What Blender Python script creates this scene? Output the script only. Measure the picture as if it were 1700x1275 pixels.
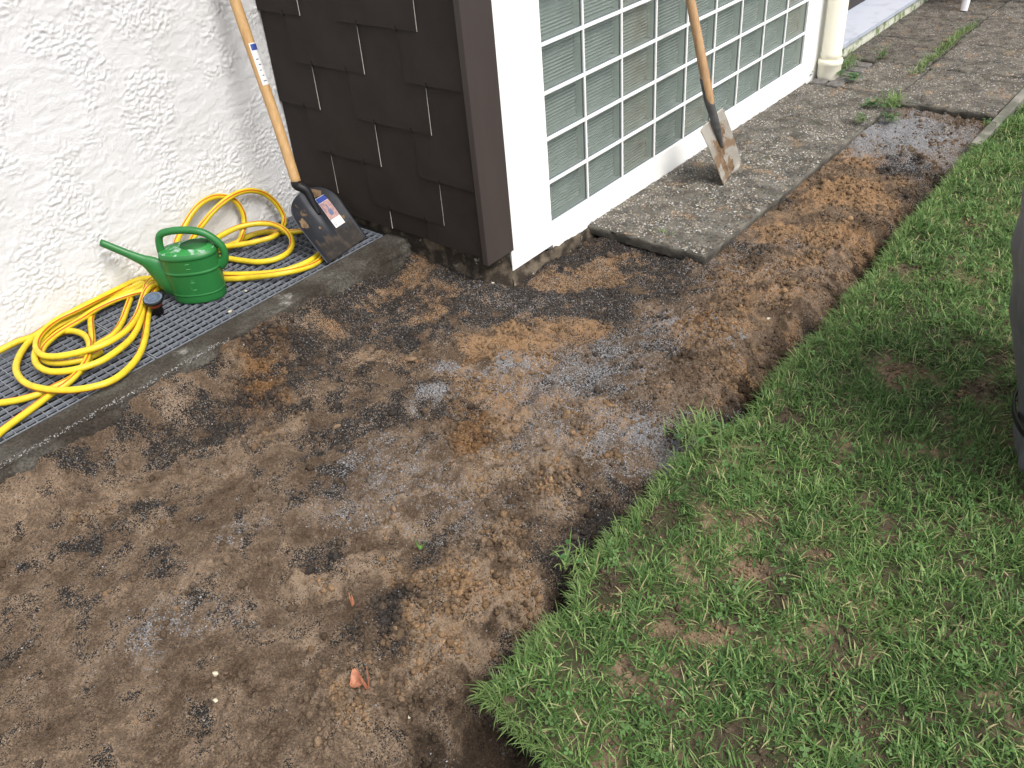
import bpy, math, random
import numpy as np
random.seed(7); rng = np.random.default_rng(7)
S = bpy.context.scene
for o in list(bpy.data.objects): bpy.data.objects.remove(o)

# ------------------------------------------------------------------ camera
F = 1399.3756611524445
CR = np.array([[0.63578168, -0.76751117, -0.08190402], [-0.49806782, -0.32687414, -0.80316981], [0.58966949, 0.5514344, -0.59009321]])
CC = np.array([-2.34879206, -1.89800648, 1.45112272])
from mathutils import Matrix, Vector
cd = bpy.data.cameras.new('camera'); cam = bpy.data.objects.new('camera', cd); S.collection.objects.link(cam)
cd.sensor_fit = 'HORIZONTAL'; cd.sensor_width = 36.0; cd.lens = F / 1700 * 36; cd.clip_start = 0.02; cd.clip_end = 500
M = Matrix.Identity(4)
for i in range(3):
    M[i][0] = CR[0][i]; M[i][1] = -CR[1][i]; M[i][2] = -CR[2][i]; M[i][3] = CC[i]
cam.matrix_world = M
S.camera = cam

# ------------------------------------------------------------------ light: overcast day, bright from the garden side
SUN_EL, SUN_AZ = math.radians(55), math.radians(-98)          # azimuth measured from +X towards +Y
w = bpy.data.worlds.new('World'); S.world = w; w.use_nodes = True
nt = w.node_tree; bg = nt.nodes['Background']
sky = nt.nodes.new('ShaderNodeTexSky'); sky.sky_type = 'NISHITA'; sky.sun_disc = False
sky.sun_elevation = SUN_EL; sky.sun_rotation = math.pi / 2 - SUN_AZ
sky.air_density = 1.0; sky.dust_density = 4.0
hs = nt.nodes.new('ShaderNodeHueSaturation'); hs.inputs['Saturation'].default_value = 0.35
nt.links.new(sky.outputs[0], hs.inputs['Color']); nt.links.new(hs.outputs[0], bg.inputs[0])
bg.inputs[1].default_value = 0.125
sd = bpy.data.lights.new('sun', 'SUN'); sd.energy = 1.5; sd.angle = math.radians(24); sd.color = (1, 0.96, 0.9)
so = bpy.data.objects.new('sun', sd); S.collection.objects.link(so)
sv = Vector((math.cos(SUN_EL) * math.cos(SUN_AZ), math.cos(SUN_EL) * math.sin(SUN_AZ), math.sin(SUN_EL)))
so.rotation_euler = sv.to_track_quat('Z', 'Y').to_euler(); so.location = (0, -6, 8)
S.view_settings.view_transform = 'Standard'; S.view_settings.look = 'None'; S.view_settings.gamma = 1
S.view_settings.use_curve_mapping = False
S.view_settings.exposure = 0.92

# ------------------------------------------------------------------ helpers
def ray(x, y): return CR.T @ np.array([(x - 850) / F, (y - 637.5) / F, 1.0])
def at(x, y, z=None, Y=None, X=None):
    r = ray(x, y)
    if z is not None: t = (z - CC[2]) / r[2]
    elif Y is not None: t = (Y - CC[1]) / r[1]
    else: t = (X - CC[0]) / r[0]
    return CC + t * r
RIGHT = np.array([0.638, -0.770]); FWD = np.array([0.7304, 0.683])

def perlin(x, y, seed=0):
    r = np.random.default_rng(seed); P = r.permutation(512); P = np.concatenate([P, P, P])
    A = r.uniform(0, 2 * np.pi, 512); gx, gy = np.cos(A), np.sin(A)
    xi = np.floor(x).astype(int); yi = np.floor(y).astype(int); xf = x - xi; yf = y - yi
    u = xf**3 * (xf * (xf * 6 - 15) + 10); v = yf**3 * (yf * (yf * 6 - 15) + 10)
    def g(ix, iy, dx, dy):
        h = P[(P[ix & 511] + (iy & 511)) & 1023] & 511
        return gx[h] * dx + gy[h] * dy
    a = g(xi, yi, xf, yf); b = g(xi + 1, yi, xf - 1, yf); c = g(xi, yi + 1, xf, yf - 1); d = g(xi + 1, yi + 1, xf - 1, yf - 1)
    return (a + u * (b - a) + v * (c + u * (d - c) - (a + u * (b - a)))) * 1.5
def fbm(x, y, sc, octv=4, seed=0, gain=0.5):
    s = 0; a = 1
    for k in range(octv):
        s = s + a * perlin(x / sc * 2**k + 17.3 * k, y / sc * 2**k - 9.1 * k, seed + k); a *= gain
    return s
def sstep(a, b, x):
    t = np.clip((x - a) / (b - a), 0, 1); return t * t * (3 - 2 * t)

col0 = S.collection
def props(o, label=None, cat=None, group=None, kind=None):
    if label: o['label'] = label
    if cat: o['category'] = cat
    if group: o['group'] = group
    if kind: o['kind'] = kind
    return o
def link(o, parent=None):
    col0.objects.link(o)
    if parent is not None: o.parent = parent
    return o
def empty(name, label=None, cat=None, group=None, kind=None, loc=(0, 0, 0)):
    o = bpy.data.objects.new(name, None); o.location = loc; o.empty_display_size = 0.05
    link(o); return props(o, label, cat, group, kind)
def fmesh(name, V, Fs, col=None, midx=None, smooth=False):
    V = np.asarray(V, np.float32); me = bpy.data.meshes.new(name)
    Fs = [np.asarray(f, np.int32) for f in (Fs if isinstance(Fs, list) else [Fs]) if len(f)]
    n = sum(len(f) for f in Fs); L = sum(f.size for f in Fs)
    me.vertices.add(len(V)); me.vertices.foreach_set('co', V.ravel())
    me.loops.add(L); me.loops.foreach_set('vertex_index', np.concatenate([f.ravel() for f in Fs]))
    tot = np.concatenate([np.full(len(f), f.shape[1], np.int32) for f in Fs])
    me.polygons.add(n)
    me.polygons.foreach_set('loop_start', np.concatenate([[0], np.cumsum(tot)[:-1]]).astype(np.int32))
    if midx is not None: me.polygons.foreach_set('material_index', np.asarray(midx, np.int32))
    if smooth: me.polygons.foreach_set('use_smooth', np.ones(n, bool))
    me.update(calc_edges=True)
    if col is not None:
        a = me.attributes.new('Col', 'FLOAT_COLOR', 'POINT')
        c = np.ones((len(V), 4), np.float32); c[:, :3] = col; a.data.foreach_set('color', c.ravel())
    me.validate()
    return me
def mobj(name, me, mats, parent=None, loc=None):
    if not isinstance(mats, (list, tuple)): mats = [mats]
    if not me.materials:
        for m in mats: me.materials.append(m)
    o = bpy.data.objects.new(name, me); link(o, parent)
    if loc is not None: o.location = loc
    return o
BOXF = np.array([[0, 3, 2, 1], [4, 5, 6, 7], [0, 1, 5, 4], [1, 2, 6, 5], [2, 3, 7, 6], [3, 0, 4, 7]])
def boxv(x0, x1, y0, y1, z0, z1):
    return np.array([[x0, y0, z0], [x1, y0, z0], [x1, y1, z0], [x0, y1, z0], [x0, y0, z1], [x1, y0, z1], [x1, y1, z1], [x0, y1, z1]], float)
class MB:
    def __init__(s): s.V = []; s.F = []; s.I = []; s.n = 0
    def add(s, V, F, mi=0):
        V = np.asarray(V, float)
        for f in F: s.F.append([int(i) + s.n for i in f]); s.I.append(mi)
        s.V.append(V); s.n += len(V); return s
    def box(s, *a, mi=0): return s.add(boxv(*a), BOXF, mi)
    def mesh(s, name, smooth=False):
        me = bpy.data.meshes.new(name); me.from_pydata(np.concatenate(s.V).tolist(), [], s.F)
        me.polygons.foreach_set('material_index', s.I)
        if smooth: me.polygons.foreach_set('use_smooth', [True] * len(s.F))
        me.update(); return me
    def build(s, name, mats, parent=None, smooth=False, bevel=0, loc=None):
        o = mobj(name, s.mesh(name, smooth), mats, parent, loc)
        if bevel:
            b = o.modifiers.new('bevel', 'BEVEL'); b.width = bevel; b.segments = 2; b.limit_method = 'ANGLE'
        return o
def catmull(P, n=8):
    P = np.asarray(P, float); Q = np.vstack([2 * P[0] - P[1], P, 2 * P[-1] - P[-2]]); out = []
    for i in range(1, len(Q) - 2):
        p0, p1, p2, p3 = Q[i - 1], Q[i], Q[i + 1], Q[i + 2]
        for t in np.linspace(0, 1, n, endpoint=False):
            out.append(0.5 * (2 * p1 + (p2 - p0) * t + (2 * p0 - 5 * p1 + 4 * p2 - p3) * t * t + (3 * p1 - p0 - 3 * p2 + p3) * t**3))
    out.append(Q[-2]); return np.array(out)
def tube(mb, P, rad, seg=12, mi=0, stripe=None, smi=1, cap=True, flat=None, twist=0.0, side=None):
    """rad: number or list; flat: list of (ru, rv) half axes instead"""
    P = np.asarray(P, float); n = len(P); T = np.gradient(P, axis=0); T /= np.linalg.norm(T, axis=1)[:, None]
    u = np.cross(T[0], [0, 0, 1]) if side is None else np.asarray(side, float)
    if np.linalg.norm(u) < 1e-3: u = np.array([1.0, 0, 0])
    V = []
    for i in range(n):
        u = u - T[i] * (u @ T[i]); u /= np.linalg.norm(u); v = np.cross(T[i], u)
        if flat is not None: ru, rv = flat[i]
        else: ru = rv = (rad if np.isscalar(rad) else rad[i])
        for k in range(seg):
            a = 2 * math.pi * k / seg + twist * i
            V.append(P[i] + u * math.cos(a) * ru + v * math.sin(a) * rv)
    Fc = []; Mi = []
    for i in range(n - 1):
        for k in range(seg):
            k2 = (k + 1) % seg
            Fc.append([i * seg + k, i * seg + k2, (i + 1) * seg + k2, (i + 1) * seg + k]); Mi.append(smi if stripe and k in stripe else mi)
    if cap:
        Fc.append(list(range(seg))[::-1]); Mi.append(mi); Fc.append([(n - 1) * seg + k for k in range(seg)]); Mi.append(mi)
    base = mb.n
    for f, m_ in zip(Fc, Mi): mb.F.append([j + base for j in f]); mb.I.append(m_)
    mb.V.append(np.array(V)); mb.n += len(V)
def scatter(tv, tf, pos, scl, rnd=None, yaw_only=False):
    """copies of a small template as one big vertex/face set"""
    rnd = rnd or rng; n = len(pos); m = len(tv)
    if yaw_only:
        a = rnd.uniform(0, 2 * np.pi, n); c, s = np.cos(a), np.sin(a); Rm = np.zeros((n, 3, 3)); Rm[:, 0, 0] = c; Rm[:, 0, 1] = -s; Rm[:, 1, 0] = s; Rm[:, 1, 1] = c; Rm[:, 2, 2] = 1
    else:
        q = rnd.normal(size=(n, 4)); q /= np.linalg.norm(q, axis=1)[:, None]; a, b, c, d = q.T
        Rm = np.stack([1 - 2 * (c * c + d * d), 2 * (b * c - a * d), 2 * (b * d + a * c), 2 * (b * c + a * d), 1 - 2 * (b * b + d * d), 2 * (c * d - a * b), 2 * (b * d - a * c), 2 * (c * d + a * b), 1 - 2 * (b * b + c * c)], 1).reshape(n, 3, 3)
    v = tv[None] * scl[:, None, :] * (1 + rnd.uniform(-.22, .22, (n, m, 1)))
    v = np.einsum('nij,nmj->nmi', Rm, v) + pos[:, None, :]
    f = (tf[None] + (np.arange(n) * m)[:, None, None]).reshape(-1, tf.shape[1])
    return v.reshape(-1, 3), f
OCT_V = np.array([[1, 0, 0], [-1, 0, 0], [0, 1, 0], [0, -1, 0], [0, 0, 1], [0, 0, -1]], float)
OCT_F = np.array([[0, 2, 4], [2, 1, 4], [1, 3, 4], [3, 0, 4], [2, 0, 5], [1, 2, 5], [3, 1, 5], [0, 3, 5]])
def ico():
    t = (1 + 5**.5) / 2
    V = np.array([[-1, t, 0], [1, t, 0], [-1, -t, 0], [1, -t, 0], [0, -1, t], [0, 1, t], [0, -1, -t], [0, 1, -t], [t, 0, -1], [t, 0, 1], [-t, 0, -1], [-t, 0, 1]], float); V /= np.linalg.norm(V[0])
    Fc = np.array([[0, 11, 5], [0, 5, 1], [0, 1, 7], [0, 7, 10], [0, 10, 11], [1, 5, 9], [5, 11, 4], [11, 10, 2], [10, 7, 6], [7, 1, 8], [3, 9, 4], [3, 4, 2], [3, 2, 6], [3, 6, 8], [3, 8, 9], [4, 9, 5], [2, 4, 11], [6, 2, 10], [8, 6, 7], [9, 8, 1]])
    return V, Fc
ICO_V, ICO_F = ico()
def grid_faces(nx, ny):
    i, j = np.meshgrid(np.arange(nx - 1), np.arange(ny - 1), indexing='ij'); a = (i * ny + j).ravel()
    return np.stack([a, a + ny, a + ny + 1, a + 1], 1)

# ------------------------------------------------------------------ materials
def mat(name, col, rough=.6, col2=None, scale=20, detail=5, ramp=(.35, .65), bump=0, bscale=80, bdist=.01, attr=False, spec=.3, metal=0,
        col3=None, scale3=5, ramp3=(.5, .7), vari=0.0, vscale=300, stretch=None, bump2=0, bscale2=500, trans=0):
    m = bpy.data.materials.new(name); m.use_nodes = True; n = m.node_tree.nodes; l = m.node_tree.links; b = n['Principled BSDF']
    b.inputs['Roughness'].default_value = rough; b.inputs['Metallic'].default_value = metal; b.inputs['Specular IOR Level'].default_value = spec
    tc = n.new('ShaderNodeTexCoord'); vec = tc.outputs['Object']
    if stretch:
        mp = n.new('ShaderNodeMapping'); mp.inputs['Scale'].default_value = stretch; l.new(vec, mp.inputs[0]); vec = mp.outputs[0]
    def noise(sc, dt=5, ro=.55):
        t = n.new('ShaderNodeTexNoise'); t.inputs['Scale'].default_value = sc; t.inputs['Detail'].default_value = dt; t.inputs['Roughness'].default_value = ro
        l.new(vec, t.inputs['Vector']); return t.outputs['Fac']
    def rmp(fac, a, c):
        r = n.new('ShaderNodeMapRange'); r.interpolation_type = 'SMOOTHSTEP'; r.inputs[1].default_value = a; r.inputs[2].default_value = c; l.new(fac, r.inputs[0]); return r.outputs[0]
    def mix(f, A, B, mode='MIX'):
        x = n.new('ShaderNodeMix'); x.data_type = 'RGBA'; x.blend_type = mode
        if isinstance(f, float): x.inputs[0].default_value = f
        else: l.new(f, x.inputs[0])
        for k, c in ((6, A), (7, B)):
            if isinstance(c, (tuple, list)): x.inputs[k].default_value = (*c, 1)
            else: l.new(c, x.inputs[k])
        return x.outputs[2]
    c = (*col,) if not attr else None
    if attr:
        a = n.new('ShaderNodeAttribute'); a.attribute_name = 'Col'; c = a.outputs['Color']
    if col2: c = mix(rmp(noise(scale, detail), *ramp), c, col2)
    if col3: c = mix(rmp(noise(scale3, 6, .65), *ramp3), c, col3)
    if vari:
        f = rmp(noise(vscale, 3, .6), .3, .7); lo = n.new('ShaderNodeMapRange'); lo.inputs[3].default_value = 1 - vari; lo.inputs[4].default_value = 1 + vari; l.new(f, lo.inputs[0])
        cb = n.new('ShaderNodeCombineColor'); [l.new(lo.outputs[0], cb.inputs[k]) for k in range(3)]
        c = mix(1.0, c, cb.outputs[0], 'MULTIPLY')
    if isinstance(c, tuple): b.inputs['Base Color'].default_value = (*c, 1)
    else: l.new(c, b.inputs['Base Color'])
    nrm = None
    for bu, bs in ((bump, bscale), (bump2, bscale2)):
        if bu:
            bp = n.new('ShaderNodeBump'); bp.inputs['Strength'].default_value = bu; bp.inputs['Distance'].default_value = bdist; l.new(noise(bs, 6, .6), bp.inputs['Height'])
            if nrm is not None: l.new(nrm, bp.inputs['Normal'])
            nrm = bp.outputs[0]
    if nrm is not None: l.new(nrm, b.inputs['Normal'])
    if trans:
        t = n.new('ShaderNodeBsdfTranslucent'); ms = n.new('ShaderNodeMixShader'); ms.inputs[0].default_value = trans
        if isinstance(c, tuple): t.inputs[0].default_value = (*c, 1)
        else: l.new(c, t.inputs[0])
        l.new(b.outputs[0], ms.inputs[1]); l.new(t.outputs[0], ms.inputs[2]); l.new(ms.outputs[0], n['Material Output'].inputs[0])
    return m
m_stucco = mat('white_stucco', (.64, .645, .655), .85, bump=.55, bscale=230, bdist=.004, col2=(.60, .60, .60), scale=6, ramp=(.4, .8), spec=.2)
m_white = mat('white_paint', (.82, .82, .80), .7, col2=(.76, .76, .73), scale=7, ramp=(.5, .8), bump=.08, bscale=120, bdist=.003, spec=.2)
m_mortar = mat('mortar_white', (.80, .80, .78), .8, col2=(.62, .61, .57), scale=25, ramp=(.55, .8), bump=.15, bscale=200, bdist=.002)
m_shingle = mat('brown_fibre_cement', (.0215, .0160, .0140), .7, col2=(.028, .0215, .019), scale=9, ramp=(.3, .7), bump=.12, bscale=350, bdist=.001, spec=.22, vari=.12, vscale=500)
m_cutedge = mat('pale_cut_edge', (.42, .40, .37), .9, col2=(.10, .09, .08), scale=60, ramp=(.5, .75))
m_trim = mat('brown_trim', (.044, .034, .031), .6, col2=(.056, .045, .041), scale=4, ramp=(.3, .7), stretch=(1, 1, .25), spec=.35, bump=.05, bscale=200, bdist=.001)
m_hook = mat('dark_hook', (.012, .011, .010), .5)
m_found = mat('rough_foundation', (.15, .12, .085), .95, col2=(.040, .031, .023), scale=18, ramp=(.35, .58), col3=(.40, .38, .33), scale3=20, ramp3=(.60, .70), bump=.8, bscale=70, bdist=.012, bump2=.6, bscale2=300)
m_curb = mat('weathered_concrete', (.082, .076, .064), .9, col2=(.030, .024, .018), scale=5, ramp=(.30, .60), col3=(.20, .195, .175), scale3=9, ramp3=(.60, .76), bump=.5, bscale=90, bdist=.006, bump2=.4, bscale2=420, vari=.45, vscale=120)
m_zinc = mat('galvanised_steel', (.25, .27, .305), .5, col2=(.165, .18, .21), scale=35, ramp=(.3, .7), metal=.25, spec=.5, vari=.1, vscale=120)
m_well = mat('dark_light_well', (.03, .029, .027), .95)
m_soil = mat('loose_soil', (0, 0, 0), .97, attr=True, vari=.42, vscale=420, bump=.75, bscale=150, bdist=.006, bump2=.8, bscale2=520, spec=.12)
def soil_material():
    m = bpy.data.materials.new('dug_soil'); m.use_nodes = True; n = m.node_tree.nodes; l = m.node_tree.links; b = n['Principled BSDF']
    b.inputs['Roughness'].default_value = .97; b.inputs['Specular IOR Level'].default_value = .12
    tc = n.new('ShaderNodeTexCoord'); vec = tc.outputs['Object']
    def noise(sc, dt=4, ro=.6):
        t = n.new('ShaderNodeTexNoise'); t.inputs['Scale'].default_value = sc; t.inputs['Detail'].default_value = dt; t.inputs['Roughness'].default_value = ro; l.new(vec, t.inputs['Vector']); return t.outputs['Fac']
    def vor(sc):
        t = n.new('ShaderNodeTexVoronoi'); t.inputs['Scale'].default_value = sc; l.new(vec, t.inputs['Vector']); return t
    def math_(op, a, c, d=None):
        x = n.new('ShaderNodeMath'); x.operation = op
        for k, q in enumerate((a, c, d)):
            if q is None: continue
            if isinstance(q, (int, float)): x.inputs[k].default_value = q
            else: l.new(q, x.inputs[k])
        return x.outputs[0]
    def rng_(f, a, c, lo=0, hi=1):
        r = n.new('ShaderNodeMapRange'); r.inputs[1].default_value = a; r.inputs[2].default_value = c; r.inputs[3].default_value = lo; r.inputs[4].default_value = hi; l.new(f, r.inputs[0]); return r.outputs[0]
    def mix(f, A, B, mode='MIX'):
        x = n.new('ShaderNodeMix'); x.data_type = 'RGBA'; x.blend_type = mode
        if isinstance(f, float): x.inputs[0].default_value = f
        else: l.new(f, x.inputs[0])
        for k, c in ((6, A), (7, B)):
            if isinstance(c, tuple): x.inputs[k].default_value = (*c, 1)
            else: l.new(c, x.inputs[k])
        return x.outputs[2]
    def grey(f):
        c = n.new('ShaderNodeCombineColor'); [l.new(f, c.inputs[k]) for k in range(3)]; return c.outputs[0]
    a = n.new('ShaderNodeAttribute'); a.attribute_name = 'Col'; wgt = n.new('ShaderNodeAttribute'); wgt.attribute_name = 'Wgt'
    sp = n.new('ShaderNodeSeparateColor'); l.new(wgt.outputs['Color'], sp.inputs[0])
    g1 = noise(330, 3); g2 = noise(190, 5, .7); v1 = vor(310); v2 = vor(420)
    sv_ = n.new('ShaderNodeSeparateColor'); l.new(v1.outputs['Color'], sv_.inputs[0]); sv2 = n.new('ShaderNodeSeparateColor'); l.new(v2.outputs['Color'], sv2.inputs[0])
    def dith(wt, nz, amp, soft):
        return rng_(math_('ADD', wt, math_('MULTIPLY', math_('SUBTRACT', nz, .5), amp)), .5 - soft, .5 + soft)
    c = mix(1.0, a.outputs['Color'], grey(rng_(g2, .28, .72, .42, 1.45)), 'MULTIPLY')
    sand = mix(wgt.outputs['Alpha'], mix(rng_(g1, .35, .65), (.270, .158, .080), (.370, .235, .130)), mix(rng_(g1, .35, .65), (.245, .175, .118), (.345, .260, .185)))
    c = mix(dith(sp.outputs[0], g2, 1.7, .34), c, sand)
    dcol = mix(rng_(sv_.outputs[0], .93, .97), mix(sv_.outputs[1], (.010, .0095, .0095), (.044, .041, .039)), (.20, .20, .20))
    c = mix(dith(sp.outputs[1], sv2.outputs[0], 1.0, .10), c, dcol)
    gcol = mix(sv2.outputs[1], (.13, .13, .132), (.36, .36, .37))
    c = mix(dith(sp.outputs[2], sv_.outputs[2], .86, .06), c, gcol)
    l.new(c, b.inputs['Base Color'])
    b1 = n.new('ShaderNodeBump'); b1.inputs['Strength'].default_value = .85; b1.inputs['Distance'].default_value = .013; l.new(g2, b1.inputs['Height'])
    b2 = n.new('ShaderNodeBump'); b2.inputs['Strength'].default_value = .7; b2.inputs['Distance'].default_value = .003; b2.invert = True; l.new(v1.outputs['Distance'], b2.inputs['Height']); l.new(b1.outputs[0], b2.inputs['Normal']); l.new(b2.outputs[0], b.inputs['Normal'])
    return m
m_dug = soil_material()
m_grit = mat('grit', (0, 0, 0), .85, attr=True, spec=.25)
m_agg = mat('exposed_aggregate', (0, 0, 0), .7, attr=True, vari=.15, vscale=200, spec=.3)
m_slab = mat('slab_concrete', (.135, .125, .105), .95, col2=(.06, .055, .045), scale=12, ramp=(.35, .65), bump=.7, bscale=160, bdist=.005, vari=.25, vscale=260, col3=(.06, .075, .035), scale3=7, ramp3=(.6, .75))
m_kerb = mat('kerb_concrete', (.22, .21, .18), .95, col2=(.10, .10, .08), scale=10, bump=.5, bscale=140, bdist=.004)
m_sett = mat('granite_sett', (.15, .14, .13), .85, col2=(.08, .075, .07), scale=40, bump=.5, bscale=120, bdist=.004)
m_grass = mat('grass_blades', (0, 0, 0), .6, attr=True, spec=.25, trans=.28)
m_turf = mat('turf_soil', (.085, .062, .040), .97, col2=(.045, .050, .020), scale=18, ramp=(.4, .6), col3=(.26, .18, .115), scale3=5, ramp3=(.5, .66), bump=.9, bscale=90, bdist=.012, bump2=.5, bscale2=350)
m_turfside = mat('turf_edge_soil', (.050, .036, .023), .97, col2=(.022, .017, .012), scale=25, ramp=(.35, .65), bump=1, bscale=80, bdist=.015, bump2=.6, bscale2=300)
m_ground = mat('garden_ground', (.045, .07, .02), .97, col2=(.07, .05, .03), scale=3, bump=.6, bscale=30, bdist=.03)
m_hose = mat('yellow_hose', (.62, .475, .022), .4, col2=(.53, .39, .02), scale=30, ramp=(.4, .7), col3=(.26, .19, .04), scale3=55, ramp3=(.64, .74), spec=.45)
m_stripe = mat('red_hose_stripe', (.42, .075, .010), .4, spec=.4)
m_can = mat('green_plastic', (.019, .150, .035), .42, col2=(.016, .125, .029), scale=8, ramp=(.35, .7), col3=(.10, .30, .14), scale3=26, ramp3=(.66, .80), spec=.45, stretch=(1, 1, .5))
m_canin = mat('green_plastic_inside_shaded', (.010, .085, .018), .6)  # same plastic as the body, the interior's shade put into its colour
m_candirt = mat('green_plastic_worn_top', (.018, .185, .036), .55, col2=(.32, .42, .36), scale=45, ramp=(.46, .66), spec=.35)
m_canpale = mat('pale_green_line', (.10, .33, .13), .5)
m_rubber = mat('black_plastic', (.010, .010, .011), .45)
m_orange = mat('orange_plastic', (.42, .075, .03), .45)
m_disc = mat('blue_grey_plastic', (.12, .15, .19), .5, col2=(.08, .11, .16), scale=80)
m_wood = mat('ash_wood', (.50, .315, .145), .5, col2=(.42, .25, .105), scale=9, ramp=(.3, .75), stretch=(6, 6, .7), spec=.35, vari=.08, vscale=40)
m_wood2 = mat('worn_ash_wood', (.46, .29, .155), .6, col2=(.33, .19, .095), scale=10, ramp=(.35, .75), stretch=(6, 6, .7), spec=.3, vari=.12, vscale=60)
m_blade = mat('dark_steel', (.026, .028, .034), .48, col2=(.050, .053, .060), scale=9, ramp=(.4, .75), col3=(.20, .13, .075), scale3=11, ramp3=(.62, .67), metal=.35, spec=.5, bump=.1, bscale=60, bdist=.002)
m_bladetip = mat('worn_blade_end', (.022, .019, .017), .7, col2=(.055, .043, .034), scale=30, ramp=(.4, .7), bump=.3, bscale=120, bdist=.002)
m_socket = mat('black_socket', (.014, .014, .016), .42)
m_steel = mat('bare_spade_steel', (.34, .32, .28), .55, col2=(.26, .24, .205), scale=12, col3=(.19, .125, .075), scale3=9, ramp3=(.47, .55), metal=.2, spec=.45, bump=.25, bscale=40, bdist=.003)
m_steeldk = mat('grey_spade_socket', (.13, .13, .13), .45, col2=(.08, .08, .08), scale=30, metal=.4)
m_mud = mat('dry_mud', (.19, .125, .075), .97, col2=(.10, .063, .036), scale=40, bump=.8, bscale=120, bdist=.004)
m_lab_white = mat('label_white', (.66, .66, .64), .5)
m_lab_blue = mat('label_blue', (.035, .06, .25), .5)
m_lab_pink = mat('label_picture', (.42, .26, .23), .5, col2=(.26, .17, .19), scale=70, ramp=(.4, .65))
m_lab_grey = mat('label_blue_grey', (.12, .15, .25), .5)
m_pipe = mat('cream_pipe', (.80, .77, .64), .5, col2=(.72, .67, .50), scale=4, ramp=(.5, .8), stretch=(1, 1, .3), spec=.4)
m_sill = mat('blue_grey_sill', (.38, .42, .485), .6, col2=(.27, .30, .35), scale=9, ramp=(.5, .8), spec=.35)
m_sillbase = mat('mossy_white_base', (.56, .57, .48), .9, col2=(.16, .21, .09), scale=16, ramp=(.45, .65), bump=.3, bscale=90, bdist=.004)
m_frame = mat('dark_door_frame', (.035, .028, .026), .5)
m_curtain = mat('pink_panel', (.52, .33, .27), .8, col2=(.42, .25, .2), scale=12)
m_chair = mat('white_chair_plastic', (.78, .80, .84), .45)
m_cover = mat('grey_cover_fabric', (.135, .135, .142), .5, col2=(.10, .10, .106), scale=6, ramp=(.3, .7), bump=.25, bscale=900, bdist=.001, bump2=.35, bscale2=18, spec=.4)
m_leafdry = mat('dry_leaf', (.42, .19, .11), .6, col2=(.30, .11, .06), scale=60)
m_weed = mat('weed_leaf', (0, 0, 0), .55, attr=True, trans=.25)
m_stonew = mat('pale_stone', (.55, .50, .38), .85, col2=(.38, .33, .24), scale=60, bump=.4, bscale=120, bdist=.003)
m_stoneb = mat('brown_stone', (.20, .135, .082), .9, col2=(.13, .088, .055), scale=50, bump=.5, bscale=120, bdist=.003)
m_clod = mat('soil_lump', (.13, .088, .052), .97, col2=(.075, .05, .03), scale=50, bump=1, bscale=90, bdist=.008, bump2=.5, bscale2=300)
def glass_back():
    return mat('ribbed_glass_back', (.53, .57, .55), .20, col2=(.43, .47, .455), scale=5, ramp=(.3, .7), spec=.6)
m_gback = glass_back()
m_gback2 = mat('ribbed_glass_back_brownish', (.52, .53, .49), .20, col2=(.40, .36, .315), scale=6, ramp=(.45, .7), spec=.6)
m_gside = mat('glass_side_pale', (.93, .97, .92), .35, spec=.5)
m_gedge = mat('glass_side_dark', (.16, .19, .20), .3, spec=.5)
def glass_pane():
    m = bpy.data.materials.new('clear_glass_pane'); m.use_nodes = True; n = m.node_tree.nodes; l = m.node_tree.links; n.clear()
    out = n.new('ShaderNodeOutputMaterial'); tr = n.new('ShaderNodeBsdfTransparent'); tr.inputs[0].default_value = (.95, .99, .97, 1)
    gl = n.new('ShaderNodeBsdfGlossy'); gl.inputs['Roughness'].default_value = .06; gl.inputs[0].default_value = (.9, .95, .95, 1)
    fr = n.new('ShaderNodeFresnel'); fr.inputs[0].default_value = 1.65; ms = n.new('ShaderNodeMixShader')
    l.new(fr.outputs[0], ms.inputs[0]); l.new(tr.outputs[0], ms.inputs[1]); l.new(gl.outputs[0], ms.inputs[2]); l.new(ms.outputs[0], out.inputs[0]); return m
m_pane = glass_pane()

# ================================================================== LARGE STRUCTURE
ZT = -.10            # top of paving and lawn level
# far ground sheet
g = MB(); g.box(-60, 60, -60, 60, -.40, -.36); props(g.build('ground', m_ground), kind='structure')

# ---- lawn edge (world): from the picture's turf line
edge_px = [(1725, 150), (1690, 178), (1640, 218), (1600, 262), (1570, 300), (1530, 347), (1500, 378), (1470, 420), (1440, 462), (1400, 503), (1370, 543), (1330, 578), (1290, 622), (1262, 655), (1240, 690), (1200, 715), (1160, 735), (1110, 775), (1075, 830), (1020, 875), (990, 915), (965, 955), (945, 1000), (900, 1040), (860, 1080), (825, 1120)]
ew = np.array([at(x, y, z=ZT) for x, y in edge_px])[::-1]
ex, ey = ew[:, 0], ew[:, 1]
def lawn_edge(x): return np.interp(x, ex, ey) - .012
X0L = -1.66
def lawn_near(y): return X0L - .22 * (np.clip(-1.07 - y, 0, 1)) * .35 + .025 * perlin(y * 9, y * 0 + 3.3, 4)

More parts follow.
